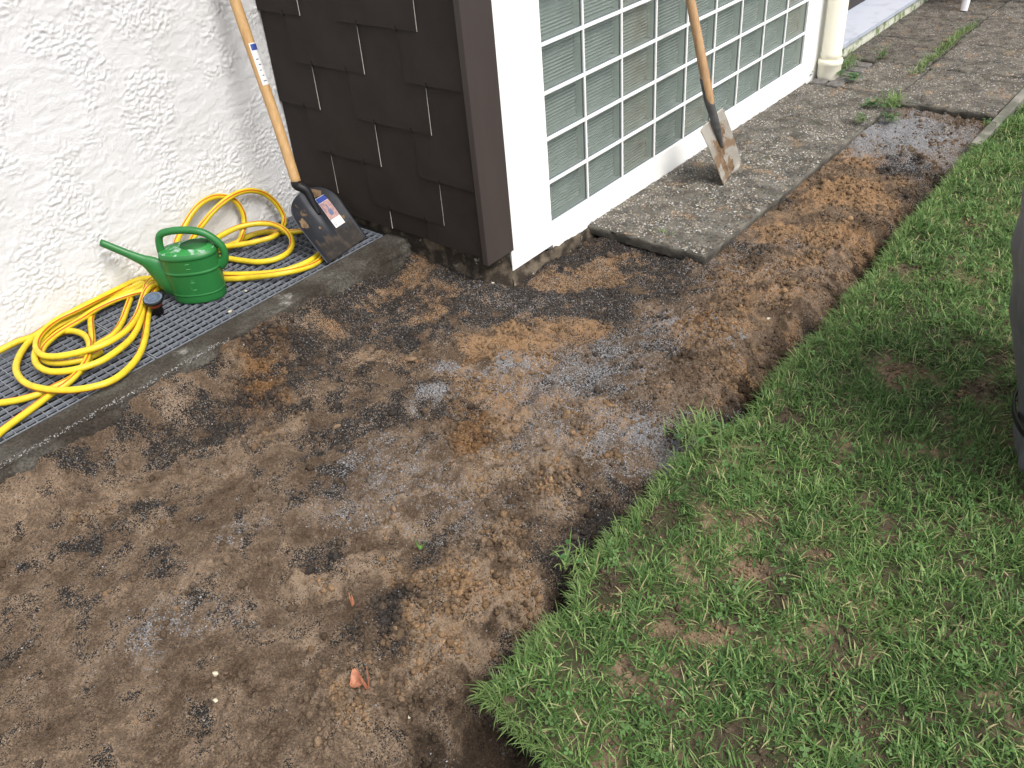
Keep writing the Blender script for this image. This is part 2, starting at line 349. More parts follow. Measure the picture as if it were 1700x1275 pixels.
# ---- soil
def blob(x, y, px, py, rx, ry, zz=-.155, rot=0):
    c = at(px, py, z=zz); a = at(px + rx, py, z=zz); b = at(px, py - ry, z=zz)
    ra = max(np.linalg.norm(a - c), .01); rb = max(np.linalg.norm(b - c), .01)
    dx, dy = x - c[0], y - c[1]; u = dx * RIGHT[0] + dy * RIGHT[1]; v = dx * FWD[0] + dy * FWD[1]
    return np.exp(-((u / ra) ** 2 + (v / rb) ** 2))
SAND = [(860, 575, 85, 26, 1.1), (930, 560, 60, 24, 1), (800, 640, 70, 34, .8), (620, 603, 45, 18, .8), (683, 598, 16, 9, 1.1), (960, 468, 85, 18, 1), (1010, 440, 50, 8, .7), (680, 492, 45, 26, .8), (725, 520, 45, 20, .6),
        (1150, 560, 50, 40, .7), (1190, 540, 70, 30, .5), (1250, 480, 90, 40, .46), (1330, 400, 90, 45, .52), (1400, 325, 80, 20, .8), (1425, 268, 40, 18, .9), (1000, 700, 50, 34, .8), (910, 770, 60, 45, .8), (830, 760, 60, 40, .5), (560, 965, 80, 28, 1.1),
        (780, 975, 100, 45, 1.1), (720, 1060, 110, 50, .85), (640, 960, 70, 24, .9), (820, 1080, 60, 60, .7), (860, 905, 45, 45, .7), (560, 1080, 70, 60, .4), (1220, 640, 80, 40, .35), (1420, 400, 40, 30, .6), (1280, 560, 60, 40, .3), (180, 850, 60, 22, .5), (240, 885, 60, 14, .7), (1060, 760, 40, 30, .3),
        (780, 450, 40, 12, .5), (545, 560, 25, 12, .6), (700, 830, 60, 22, .5), (840, 690, 26, 50, .9), (310, 700, 20, 10, .8), (900, 610, 40, 14, .5), (640, 880, 60, 25, .35), (470, 720, 35, 14, .5), (930, 700, 60, 50, .3)]
ORNG = [(440, 640, 55, 42, .9), (775, 720, 45, 45, .9), (1195, 555, 30, 24, .8), (1430, 400, 60, 40, .4), (1000, 720, 30, 30, .5), (480, 585, 30, 15, .7), (1500, 350, 50, 35, .5), (780, 600, 30, 14, .7), (880, 800, 40, 20, .5)]
DARK = [(860, 475, 300, 50, .85), (640, 520, 160, 60, .7), (1040, 425, 130, 40, 1.1), (560, 585, 150, 60, .55), (1000, 560, 140, 60, .45), (700, 660, 170, 34, .42), (400, 690, 160, 40, .40), (1100, 470, 90, 30, .6), (640, 480, 110, 40, .7), (940, 640, 130, 40, .35), (1060, 700, 110, 40, .3), (850, 900, 110, 60, .35), (250, 900, 160, 60, .3), (640, 1040, 60, 50, .7), (1050, 430, 120, 42, 1.2), (900, 505, 130, 34, .95), (700, 455, 90, 26, .9), (600, 520, 80, 32, .95), (810, 440, 70, 24, 1), (1000, 510, 70, 34, .8), (690, 560, 40, 30, 1), (560, 545, 70, 30, .7), (600, 700, 90, 28, .7), (560, 790, 100, 36, .5), (330, 730, 90, 22, .7), (230, 870, 50, 22, .8), (140, 915, 60, 22, .8),
        (450, 560, 40, 40, .5), (980, 640, 90, 40, .35), (1230, 690, 30, 14, .9), (1330, 700, 60, 40, .9), (1400, 580, 40, 40, .7), (1560, 330, 50, 40, .6), (1490, 280, 40, 14, 1), (900, 650, 40, 40, .5), (860, 730, 30, 24, .4), (350, 620, 60, 30, .7), (1000, 880, 60, 50, 1), (960, 960, 50, 50, .9), (680, 1010, 70, 40, .8), (840, 1050, 30, 50, .6), (730, 910, 80, 22, .6), (80, 800, 140, 16, .6), (540, 925, 28, 22, .9), (100, 1000, 120, 60, .25), (300, 1010, 110, 40, .25), (1160, 400, 60, 16, .7), (1250, 340, 50, 10, .7), (740, 690, 80, 14, .6), (480, 505, 60, 25, .5)]
GRIT = [(960, 640, 150, 60, .42), (660, 800, 150, 70, .36), (1060, 730, 130, 50, .45), (880, 500, 260, 60, .14), (1230, 450, 130, 60, .22), (800, 850, 160, 60, .24), (300, 1050, 140, 50, .22), (1120, 560, 90, 50, .36), (900, 720, 120, 60, .3), (1120, 742, 60, 24, 1.2), (1060, 720, 50, 32, .9), (960, 620, 70, 34, .7), (1010, 590, 60, 24, .6), (720, 668, 36, 14, .9), (650, 790, 60, 40, .55), (840, 612, 60, 8, .9), (740, 610, 20, 8, .9), (1232, 685, 26, 9, 1.1), (1490, 225, 95, 34, 1.4), (1430, 250, 40, 14, .9), (1110, 550, 40, 18, .8), (1210, 575, 14, 34, .9), (400, 880, 26, 12, .7), (270, 1065, 50, 14, .7), (880, 650, 60, 30, .5), (1050, 790, 60, 16, .8), (980, 770, 40, 26, .5), (610, 760, 40, 20, .5), (760, 830, 60, 22, .4), (1150, 420, 24, 10, .7), (1560, 240, 60, 20, 1), (1080, 610, 30, 14, .5), (1330, 420, 60, 30, .25), (600, 850, 60, 20, .4)]
def masks(x, y):
    n1 = fbm(x, y, .16, 5, 11, .6); n2 = fbm(x, y, .10, 5, 31, .6); n3 = fbm(x, y, .07, 4, 51, .65)
    wx = x + .065 * fbm(x, y, .17, 5, 71, .6); wy = y + .065 * fbm(x, y, .17, 5, 81, .6)
    def acc(L):
        s = np.zeros_like(x)
        for (px, py, rx, ry, a) in L: s = np.maximum(s, a * (.72 if py > 760 else 1) * blob(wx, wy, px, py, rx * 1.1, ry * 1.1))
        return s
    sa = sstep(.13, .54, acc(SAND) + .24 * n1 + .32 * n3); orr = sstep(.25, .75, acc(ORNG) + .25 * n2)
    da = sstep(.0, .56, acc(DARK) + .26 * n2 + .34 * n3); gr = np.clip(acc(GRIT) * 1.0 + .30 * n3 * acc(GRIT) ** .5 + .06 * n1, 0, 1.1)
    return sa, orr, da, gr, n1, n2, n3
MOUNDS = [(1180, 600, 100, 60, .040), (1215, 640, 60, 34, .018), (1300, 440, 110, 60, .018), (1400, 300, 60, 24, .014), (440, 640, 70, 45, .030), (480, 590, 35, 22, .025), (790, 720, 40, 50, .022), (860, 570, 80, 26, .014), (760, 990, 110, 50, .020), (650, 1030, 45, 35, .012), (900, 800, 60, 28, .020), (860, 905, 35, 40, .012), (690, 600, 14, 8, .010), (560, 1180, 60, 90, .014), (930, 700, 40, 40, .008), (1120, 590, 30, 20, -.022), (775, 598, 26, 10, -.020), (520, 1000, 40, 18, -.020), (640, 900, 60, 30, -.008), (930, 800, 25, 10, .012), (660, 690, 60, 7, -.012), (460, 1010, 80, 40, -.006), (680, 1130, 70, 60, -.012), (410, 560, 30, 30, -.025), (1340, 690, 60, 40, -.02)]
STEPS = [((462, 968), (505, 985), .008), ((505, 985), (552, 1030), .009), ((655, 688), (745, 702), .007), ((535, 1105), (512, 1215), .010), ((820, 790), (960, 815), .010), ((740, 560), (770, 600), .006), ((1100, 570), (1190, 640), .012), ((395, 560), (470, 570), .010), ((560, 1270), (535, 1120), .008), ((830, 1040), (845, 1130), .012), ((690, 980), (800, 965), .008), ((1240, 480), (1330, 395), .008), ((200, 900), (290, 880), .005), ((900, 640), (850, 720), .008), ((690, 740), (720, 800), .006)]
def soilz(x, y, detail=True):
    z = -.152 + .010 * fbm(x, y, .55, 2, 101) + .014 * fbm(x, y, .15, 3, 111)
    wx = x + .035 * fbm(x, y, .13, 3, 113); wy = y + .035 * fbm(x, y, .13, 3, 117)
    for (px, py, rx, ry, h) in MOUNDS: z = z + 1.5 * h * blob(wx, wy, px, py, rx, ry)
    z = z + .075 * sstep(.17, -.01, .43 - y) * sstep(-.35, -1.0, x) * (1 + .35 * fbm(x, y, .2, 2, 118)) + .02 * sstep(.12, 0, .43 - y)                                       # rises to the curb
    d = y - lawn_edge(x)
    z = z - .078 * sstep(.17, .02, d + .05 * fbm(x, y, .2, 2, 121)) * sstep(2.0, 1.6, x)                   # trench beside the turf
    z = z + .012 * sstep(1.5, 1.9, x)
    z = z + .060 * np.exp(-((x + .40) / .42) ** 2 - ((y - .22) / .30) ** 2)                                # banked up round the house corner
    z = z - .060 * sstep(.16, .02, X0L - .02 - x + .05 * fbm(x, y, .2, 2, 123)) * sstep(-1.0, -1.15, y)
    for (pa, pb, hh) in STEPS:
        a_ = at(*pa, z=-.155)[:2]; b_ = at(*pb, z=-.155)[:2]; t = (b_ - a_); L_ = np.linalg.norm(t); t = t / L_; dx = wx - a_[0]; dy = wy - a_[1]
        al = dx * t[0] + dy * t[1]; ac = -dx * t[1] + dy * t[0]; env = sstep(-.02, .02, al) * sstep(L_ + .02, L_ - .02, al)
        z = z + hh * env * np.tanh(ac / .006) * np.exp(-np.abs(ac) / .05)
    z = z - .02 * sstep(.07, .0, np.abs(y)) * sstep(-.35, -.25, x)
    if detail:
        sa, orr, da, gr, n1, n2, n3 = masks(x, y)
        loose = np.clip(orr + .5 * sa + .5 * sstep(-.9, .2, -d + .2), 0, 1)
        z = z + (.010 + .022 * loose * (1 - .6 * da)) * np.abs(fbm(x, y, .055, 4, 131, .66)) * sstep(-.6, .5, fbm(x, y, .25, 2, 135)) + .0030 * fbm(x, y, .022, 3, 141, .7) - .004 * np.clip(fbm(x, y, .035, 3, 151), 0, 1)
    return z
def soilcol(x, y, full=True):
    sa, orr, da, gr, n1, n2, n3 = masks(x, y)
    brown = np.array([.122, .084, .056]); beige = np.array([.285, .207, .143]); sand = np.array([.350, .220, .120]); org = np.array([.235, .128, .056]); dark = np.array([.042, .039, .038])
    left = sstep(-.2, -1.6, x)[:, None] * sstep(.1, .5, y + .3)[:, None]
    f = sstep(-.9, 1.0, .6 * n1 + .6 * n3 + .5 * n2)[:, None]
    c = brown * (1 - f) + beige * f; c = c * (1 + .06 * left)
    k = np.clip(orr, 0, 1)[:, None] * .85; c = c * (1 - k) + org * k
    if full:
        for mk, cc in ((sa, sand), (da * (1 - .6 * sa), dark)):
            k = np.clip(mk, 0, 1)[:, None] * .9; c = c * (1 - k) + cc * k
    d = y - lawn_edge(x); trench_shade = (sstep(.15, .02, d + .07 * n2 + .05 * n3) * sstep(1.8, 1.5, x))[:, None]; shade1 = trench_shade[:, 0]
    c = c * (1 - .85 * trench_shade) + np.array([.026, .018, .012]) * .85 * trench_shade  # shade of the trench beside the turf, painted into the soil colour
    wg = np.stack([np.clip(.05 + 1.0 * sa * (1 - .5 * orr), 0, 1) * (1 - .8 * shade1), np.clip(.04 + .82 * da * (1 - .55 * sa) + .08 * n3, 0, 1), np.clip(.02 + .80 * gr, 0, 1)], 1)
    return (np.clip(c * rng.normal(1, .10, len(x))[:, None], .012, .6), wg)
gx = np.arange(-2.75, 2.27, .0072); gy = np.arange(-1.55, .452, .0072)
XX, YY = np.meshgrid(gx, gy, indexing='ij'); xf, yf = XX.ravel(), YY.ravel()
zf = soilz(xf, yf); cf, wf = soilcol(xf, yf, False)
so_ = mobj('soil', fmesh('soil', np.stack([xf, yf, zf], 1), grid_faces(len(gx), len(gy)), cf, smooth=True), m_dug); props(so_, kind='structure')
a_ = so_.data.attributes.new('Wgt', 'FLOAT_COLOR', 'POINT'); w4 = np.ones((len(xf), 4), np.float32); w4[:, :3] = wf; w4[:, 3] = np.clip(sstep(-.55, -1.15, xf + .25 * fbm(xf, yf, .3, 3, 171)) + .35 * fbm(xf, yf, .12, 3, 175), 0, 1); a_.data.foreach_set('color', w4.ravel())
# outer soil beyond the picture
g = MB(); g.box(-6, -2.74, -6, .43, -.34, -.175); g.box(-2.76, -1.75, -6, -1.54, -.33, -.18); props(g.build('soil_path', m_clod), kind='structure')

# ---- lawn turf body
nx, ny = 230, 60
LX1 = 3.4
us = np.linspace(0, 1, nx); vs = np.linspace(0, 1, ny) ** 1.5
def lawnz(x, y): return ZT - .012 + .012 * fbm(x, y, .35, 3, 201) + .004 * fbm(x, y, .06, 2, 211) - .006
V = np.zeros((nx, ny, 3))
for j, v in enumerate(vs):
    x = X0L + (LX1 - X0L) * us; e = lawn_edge(x) + .030 * fbm(x, x * 0 + .5, .14, 4, 221) * (1 - v); y = e + (-6 - e) * v
    x = x + (lawn_near(y) - X0L) * (1 - us) ** 4
    V[:, j] = np.stack([x, y, lawnz(x, y)], 1)
V[:, 0, 2] -= .008
top = V.reshape(-1, 3); Fc = grid_faces(nx, ny)[:, ::-1]
lo = MB()
lawn = mobj('lawn', fmesh('lawn', top, Fc, smooth=True), m_turf); props(lawn, kind='structure')
# cut turf side, rough
def skirt(P, inward, k):
    rows = []; n = len(P); s = np.concatenate([[0], np.cumsum(np.linalg.norm(np.diff(P[:, :2], axis=0), axis=1))])
    for r in range(9):
        t = r / 8; q = P.copy(); q[:, 2] = P[:, 2] * (1 - t) - .30 * t
        off = .030 * t**.6 + .022 * fbm(s, np.full(n, t * .25), .07, 3, 230 + k) * (t > 0)
        q[:, :2] += inward[None] * off[:, None]; rows.append(q)
    return np.concatenate(rows), grid_faces(9, n)
def resample(P, n):
    s = np.concatenate([[0], np.cumsum(np.linalg.norm(np.diff(P, axis=0), axis=1))]); t = np.linspace(0, s[-1], n)
    return np.stack([np.interp(t, s, P[:, k]) for k in range(3)], 1)
a_, fa = skirt(resample(V[:, 0], 700), np.array([0, -1.0]), 0); b_, fb = skirt(resample(V[0, :], 500), np.array([1.0, 0]), 5)
mobj('cut_edge', fmesh('cut_edge', np.concatenate([a_, b_]), np.concatenate([fa, fb + len(a_)]), smooth=True), m_turfside, lawn)

# ---- light well under the grating
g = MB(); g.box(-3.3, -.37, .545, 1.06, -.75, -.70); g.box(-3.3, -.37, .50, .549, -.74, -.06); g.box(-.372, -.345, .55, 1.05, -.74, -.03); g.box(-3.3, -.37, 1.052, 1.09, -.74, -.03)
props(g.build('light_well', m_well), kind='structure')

# ---- stucco house wall
hw = empty('house_wall', 'white rough stucco house wall behind the watering can and hose', 'wall')
gx2 = np.arange(-2.3, -.36, .0045); gz2 = np.arange(-.04, 1.16, .0045)
XX, ZZ = np.meshgrid(gx2, gz2, indexing='ij'); x, z = XX.ravel(), ZZ.ravel()
mk = sstep(-.22, .30, fbm(x, z, .20, 4, 301)); wxx = x + .02 * fbm(x, z, .09, 2, 305)
lump = fbm(wxx, z * 1.1, .0125, 3, 311, .6); lump2 = fbm(wxx, z * 1.6, .060, 3, 321)
mk = .12 + .88 * mk; h = .0026 * mk * sstep(-.25, .3, lump) + .0012 * sstep(-.05, .12, lump2) + .0010 * lump * mk + .0008 * fbm(x, z, .25, 2, 331)
st = mobj('stucco', fmesh('stucco', np.stack([x, 1.052 - h, z], 1), grid_faces(len(gx2), len(gz2)), smooth=True), m_stucco, hw)
g = MB(); g.box(-3.0, -.30, 1.06, 1.35, -.04, 2.7); g.box(-6.0, -2.299, 1.05, 1.35, -.3, 2.7); g.box(-3.0, -.36, 1.048, 1.06, 1.155, 2.7); g.build('masonry', m_stucco, hw)

# ---- concrete curb of the light well
cx = np.arange(-3.0, -.352, .008)
prof = [(.549, -.06), (.549, -.021), (.546, -.0185), (.53, -.018), (.51, -.018), (.49, -.018), (.47, -.018), (.456, -.0185), (.448, -.020), (.444, -.024), (.4425, -.030), (.441, -.038), (.438, -.048), (.434, -.060), (.430, -.075), (.425, -.095), (.418, -.125), (.41, -.16), (.405, -.22)]
V = []
for (py_, pz_) in prof:
    n_ = fbm(cx, np.full_like(cx, py_ * 3 + pz_ * 6), .16, 4, 401); nn = fbm(cx, np.full_like(cx, py_ * 5 + pz_ * 9), .035, 3, 411)
    fr = 1.0 if py_ < .45 else .12
    V.append(np.stack([cx, py_ - fr * (.004 * n_ + .003 * nn) - (.008 * sstep(-.05, .15, n_) if pz_ < -.035 and py_ < .441 else 0), pz_ + .0025 * n_ * (1 if py_ < .54 else 0) + fr * .002 * nn], 1))
curb = mobj('concrete_curb', fmesh('concrete_curb', np.concatenate(V), grid_faces(len(prof), len(cx))[:, ::-1], smooth=True), m_curb)
props(curb, 'dark weathered concrete curb edging the metal grating', 'curb')

# ---- gratings
def grating(x0, x1, y0, y1, label):
    t = empty('floor_grating', label, 'grating', 'galvanised gratings over the light well', loc=(x0, y0, -.02))
    L, W = x1 - x0, y1 - y0; H = .0115
    def bar(me, name, loc):
        o = bpy.data.objects.new(name, me); link(o, t); o.location = loc
    mx = MB().box(0, L, -.0012, .0012, -H, 0).mesh('bearing_bar'); mx.materials.append(m_zinc)
    my = MB().box(-.0010, .0010, 0, W, -H, -.0015).mesh('cross_bar'); my.materials.append(m_zinc)
    fx = MB().box(0, L, -.0017, .0017, -H - .002, .0012).mesh('frame_bar'); fx.materials.append(m_zinc)
    fy = MB().box(-.0017, .0017, 0.002, W - .002, -H - .002, .0010).mesh('frame_bar'); fy.materials.append(m_zinc)
    nb = round(W / .0333)
    for k in range(1, nb): bar(mx, 'bearing_bar', (0, W * k / nb, 0))
    nc = round(L / .0333)
    for k in range(1, nc): bar(my, 'cross_bar', (L * k / nc, 0, 0))
    for p in (0.002, W - .002): bar(fx, 'frame_bar', (0, p, 0))
    for p in (0.0, L): bar(fy, 'frame_bar', (p, 0, 0))
    return t
grating(-1.415, -.392, .552, 1.044, 'galvanised steel grating under the watering can and shovel')
grating(-2.44, -1.423, .552, 1.044, 'galvanised steel grating under the tangled end of the hose')

# ================================================================== EXTENSION with glass blocks
ext = empty('house_extension', 'house extension with white pier, glass block window and brown shingled side', 'building')
XG0, XG1, PX, PZ = 0.0, 2.25, .25, .167
NR = 7; ZG1 = NR * PZ
g = MB()
g.box(-.25, XG0, 0, .30, -.09, 2.7)                       # left pier
g.box(XG1, 2.76, 0, .30, -.13, 2.7)                       # right pier
g.box(XG0, XG1, 0.0, .30, -.12, 0.0)                      # sill wall
g.box(XG0, XG1, 0.0, .30, ZG1, 2.7)
g.box(-.30, 2.74, .30, 1.06, -.2, 2.7)
g.build('white_wall', m_white, ext)
# rough foundation under pier and shingles
fx_ = np.arange(-.262, .60, .009); prof = [(.004, -.092), (-.003, -.098), (-.007, -.108), (-.010, -.12), (-.014, -.15), (-.02, -.2), (-.02, -.26)]
V = []
for k, (py_, pz_) in enumerate(prof):
    n_ = fbm(fx_, np.full_like(fx_, pz_ * 3), .07, 4, 501); V.append(np.stack([fx_, py_ - .009 * n_ * (k > 0), pz_ + .010 * n_ - .022 * sstep(-.25, .25, fx_)], 1))
V2 = []; fy_ = np.arange(-.012, 1.05, .009)
prof2 = [(-.352, .03), (-.352, .004), (-.355, -.03), (-.350, -.06), (-.356, -.10), (-.362, -.14), (-.38, -.2), (-.38, -.26)]
for k, (px_, pz_) in enumerate(prof2):
    n_ = fbm(fy_, np.full_like(fy_, pz_ * 3), .06, 4, 511); V2.append(np.stack([px_ - .012 * n_, fy_, np.full_like(fy_, pz_)], 1))
A = np.concatenate(V); B = np.concatenate(V2)
B[:, 0] += .088 * sstep(.05, -.012, B[:, 1]) ** 1.0
mobj('foundation', fmesh('foundation', np.concatenate([A, B]), np.concatenate([grid_faces(len(prof), len(fx_))[:, ::-1], grid_faces(len(prof2), len(fy_)) + len(A)]), smooth=True), m_found, ext)
# mortar grid
mo = MB()
JH, JV, RC = .0060, .0044, .0075
for j in range(NR + 1):
    zc = j * PZ; mo.box(XG0 - .001, XG1 + .001, .0012, .075, zc - (JH if j else .0), zc + (JH if j < NR else 0) if j else .004)
for i in range(1, 9):
    for j in range(NR): mo.box(i * PX - JV, i * PX + JV, .0018, .075, j * PZ + JH - .0005 if j else .003, (j + 1) * PZ - JH + .0005)
mo.build('mortar_grid', m_mortar, ext, bevel=.0015)
# one glass block, shared meshes
bw, bh = PX - 2 * JV, PZ - 2 * JH
def block_mesh(name, depth=.038):
    mb = MB(); y0 = RC; y1 = RC + depth; r = .010
    x0, x1, z0, z1 = .0005, bw - .0005, .0005, bh - .0005
    ribs = 12; zs = []; yy = []; za, zb_ = z0 + .004, z1 - .004; hr = (zb_ - za) / ribs
    for k in range(ribs):                                  # pressed ribs: long slope, short upward ledge
        for fz, fy in ((0, 0), (.25, -.0014), (.55, -.0042), (.74, -.0064), (.84, -.0064), (.93, -.0022)): zs.append(za + hr * (k + fz)); yy.append(y1 + fy)
    zs.append(zb_); yy.append(y1); n = len(zs) - 1; V = []
    for z_, y_ in zip(zs, yy): V += [[x0 + .004, y_, z_], [x1 - .004, y_, z_]]
    mb.add(V, [[2 * k, 2 * k + 1, 2 * k + 3, 2 * k + 2] for k in range(n)], 0)
    # side walls, slightly tapered, with a dark rim at the front
    def ring(y, ins): return np.array([[x0 + ins, y, z0 + ins], [x1 - ins, y, z0 + ins], [x1 - ins, y, z1 - ins], [x0 + ins, y, z1 - ins]])
    R0, R1, R2 = ring(y0, 0), ring(y0 + .006, .0025), ring(y1 + .001, .0038)
    for k in range(4):
        k2 = (k + 1) % 4
        mb.add([R0[k], R0[k2], R1[k2], R1[k]], [[0, 1, 2, 3]], 2); 
        if k in (0, 2):
            mb.add([R1[k], R1[k2], R2[k2], R2[k]], [[0, 1, 2, 3]], 0)
        else:                                              # ribbed side walls
            nr = 24; V = []
            for i_ in range(nr * 2 + 1):
                f_ = i_ / (nr * 2); a_ = R1[k] * (1 - f_) + R1[k2] * f_; b_ = R2[k] * (1 - f_) + R2[k2] * f_; dx_ = (-.0016 if k == 1 else .0016) * (i_ % 2)
                V += [a_ + [dx_, 0, 0], b_ + [dx_, 0, 0]]
            mb.add(V, [[2 * i_, 2 * i_ + 2, 2 * i_ + 3, 2 * i_ + 1] for i_ in range(nr * 2)], 1)
    return mb.mesh(name)
def pane_mesh(name):
    x0, x1, z0, z1 = .001, bw - .001, .001, bh - .001; nxp, n = 4, 72; ribs = 12
    zs = np.linspace(z0, z1, n + 1); amp = .0012 * sstep(z0, z0 + .012, zs) * sstep(z1, z1 - .012, zs); yy = RC + .0018 - amp * np.cos(2 * np.pi * ribs * (zs - z0) / (z1 - z0)) + .004 * (1 - sstep(z0, z0 + .006, zs) * sstep(z1, z1 - .006, zs))
    V = [[x0 + (x1 - x0) * i / nxp, y, z] for z, y in zip(zs, yy) for i in range(nxp + 1)]
    return fmesh(name, np.array(V), grid_faces(n + 1, nxp + 1)[:, ::-1], smooth=True)
bm1 = block_mesh('glass_block'); bm2 = block_mesh('glass_block'); pm_ = pane_mesh('glass_pane'); pm_.materials.append(m_pane)
for me, mm in ((bm1, m_gback), (bm2, m_gback2)):
    for q in (mm, m_gside, m_gedge): me.materials.append(q)
for i in range(9):
    for j in range(NR):
        o = bpy.data.objects.new('glass_block', bm2 if (i == 2 or rng.random() < .06) else bm1); link(o, ext); o.location = (i * PX + JV, 0, j * PZ + JH)
        q = bpy.data.objects.new('glass_pane', pm_); link(q, o)
# shingles
XB = -.376
g = MB(); g.box(XB + .008, -.30, .0, 1.06, .03, 2.7); g.build('cladding_backing', m_hook, ext)
SH, SW, RP = .36, .392, .1705
def shingle_mesh(w_, h_):
    # local: Y to the left (image), Z up; origin at the lower right corner
    t = .0036; k = .010 / .36
    V = []
    for (yy_, zz_) in ((0, 0), (w_, 0), (w_, h_), (0, h_)):
        xo = -.0105 + k * zz_
        V.append([xo, yy_, zz_]); V.append([xo + t, yy_, zz_])
    V = np.array(V); mb = MB()
    mb.add(V, [[0, 6, 4, 2][::-1]], 0); mb.add(V, [[1, 3, 5, 7][::-1]], 0); mb.add(V, [[0, 1, 7, 6]], 1); mb.add(V, [[2, 4, 5, 3]], 0); mb.add(V, [[0, 2, 3, 1]], 0); mb.add(V, [[6, 7, 5, 4]], 0)
    return mb.mesh('shingle')
hook = MB(); hook.box(-.0130, -.0105, -.0016, .0016, -.004, .013); hook.box(-.0130, -.006, -.0016, .0016, -.006, -.0035); hk = hook.mesh('slate_hook'); hk.materials.append(m_hook)
cache = {}
for r in range(-1, 15):
    zb = .106 + RP * r; off = .197 if r % 2 == 0 else .494 - .597
    for c in range(-1, 3):
        y0 = off + .597 * c; y1 = y0 + SW
        h0 = SH
        if r == -1: 
            h0 = SH - (.022 - zb)
        lo_, hi_ = max(y0, .012), min(y1, 1.046)
        if hi_ - lo_ < .03: continue
        key = (round(hi_ - lo_, 4), round(h0, 4))
        if key not in cache:
            cache[key] = shingle_mesh(*key); cache[key].materials.append(m_shingle); cache[key].materials.append(m_cutedge)
        zz = max(zb, .022); o = bpy.data.objects.new('shingle', cache[key]); link(o, ext); o.location = (XB, lo_, zz); o.rotation_euler = (random.uniform(-.002, .002), 0, 0)
        if r >= 0:
            for hy in (y0 + .10, y0 + .292):
                if lo_ + .01 < hy < hi_ - .01:
                    q = bpy.data.objects.new('slate_hook', hk); link(q, o); q.location = (0, hy - lo_, 0)
# lower filler row behind the bottom shingles
g = MB(); g.box(XB - .004, XB + .006, .012, 1.046, .022, .20); g.build('starter_strip', m_shingle, ext)
# corner trim
g = MB(); g.box(-.394, -.2475, -.0125, .0135, .0, 2.7); t_ = g.build('corner_trim', m_trim, ext, bevel=.0025)

# ---- right hand end: downpipe, terrace door
dp = empty('downpipe', 'cream plastic downpipe standing in a wider collar beside the white pier', 'pipe', loc=(2.475, -.070, -.12))
def lathe(mb, prof, seg=28, mi=0, c=(0, 0, 0)):
    V = []; Fc = []
    for r, z in prof:
        for k in range(seg): a = 2 * math.pi * k / seg; V.append([c[0] + r * math.cos(a), c[1] + r * math.sin(a), c[2] + z])
    for i in range(len(prof) - 1):
        for k in range(seg): k2 = (k + 1) % seg; Fc.append([i * seg + k, i * seg + k2, (i + 1) * seg + k2, (i + 1) * seg + k])
    mb.add(V, Fc, mi)
g = MB(); lathe(g, [(.0, .10), (.055, .10), (.055, .125), (.057, .13), (.0535, .14), (.0535, 2.7)]); g.build('pipe', m_pipe, dp, smooth=True)
g = MB(); lathe(g, [(.058, 0), (.063, .02), (.063, .075), (.067, .08), (.067, .10), (.062, .106), (.053, .106)]); g.build('collar', m_pipe, dp, smooth=True)
td = empty('terrace_door', 'terrace door with blue grey sill, dark frame and pinkish panels', 'door', loc=(2.78, .28, -.05))
td_o = np.array([2.78, .28, -.05])
def tdbox(name, m_, *a, bevel=.002):
    b = np.array(a); g = MB(); g.box(b[0] - td_o[0], b[1] - td_o[0], b[2] - td_o[1], b[3] - td_o[1], b[4] - td_o[2], b[5] - td_o[2]); return g.build(name, m_, td, bevel=bevel)
tdbox('sill', m_sill, 2.762, 6.5, -.012, .30, -.055, -.028)
tdbox('sill_base', m_sillbase, 2.765, 6.5, .006, .30, -.16, -.057)
tdbox('frame_rail', m_frame, 2.765, 6.5, .262, .31, -.027, .065)
tdbox('frame_rail', m_frame, 2.765, 6.5, .265, .31, 2.1, 2.2)
for k in range(9): tdbox('frame_post', m_frame, 2.77 + .42 * k, 2.81 + .42 * k, .268, .305, .066, 2.1)
for k in range(8): tdbox('door_panel', m_curtain, 2.812 + .42 * k, 3.188 + .42 * k, .29, .30, .067, 2.098, bevel=0)
g = MB(); g.box(2.7, 6.5, .311, .6, -.2, 2.75); g.build('inner_wall', m_white, ext)

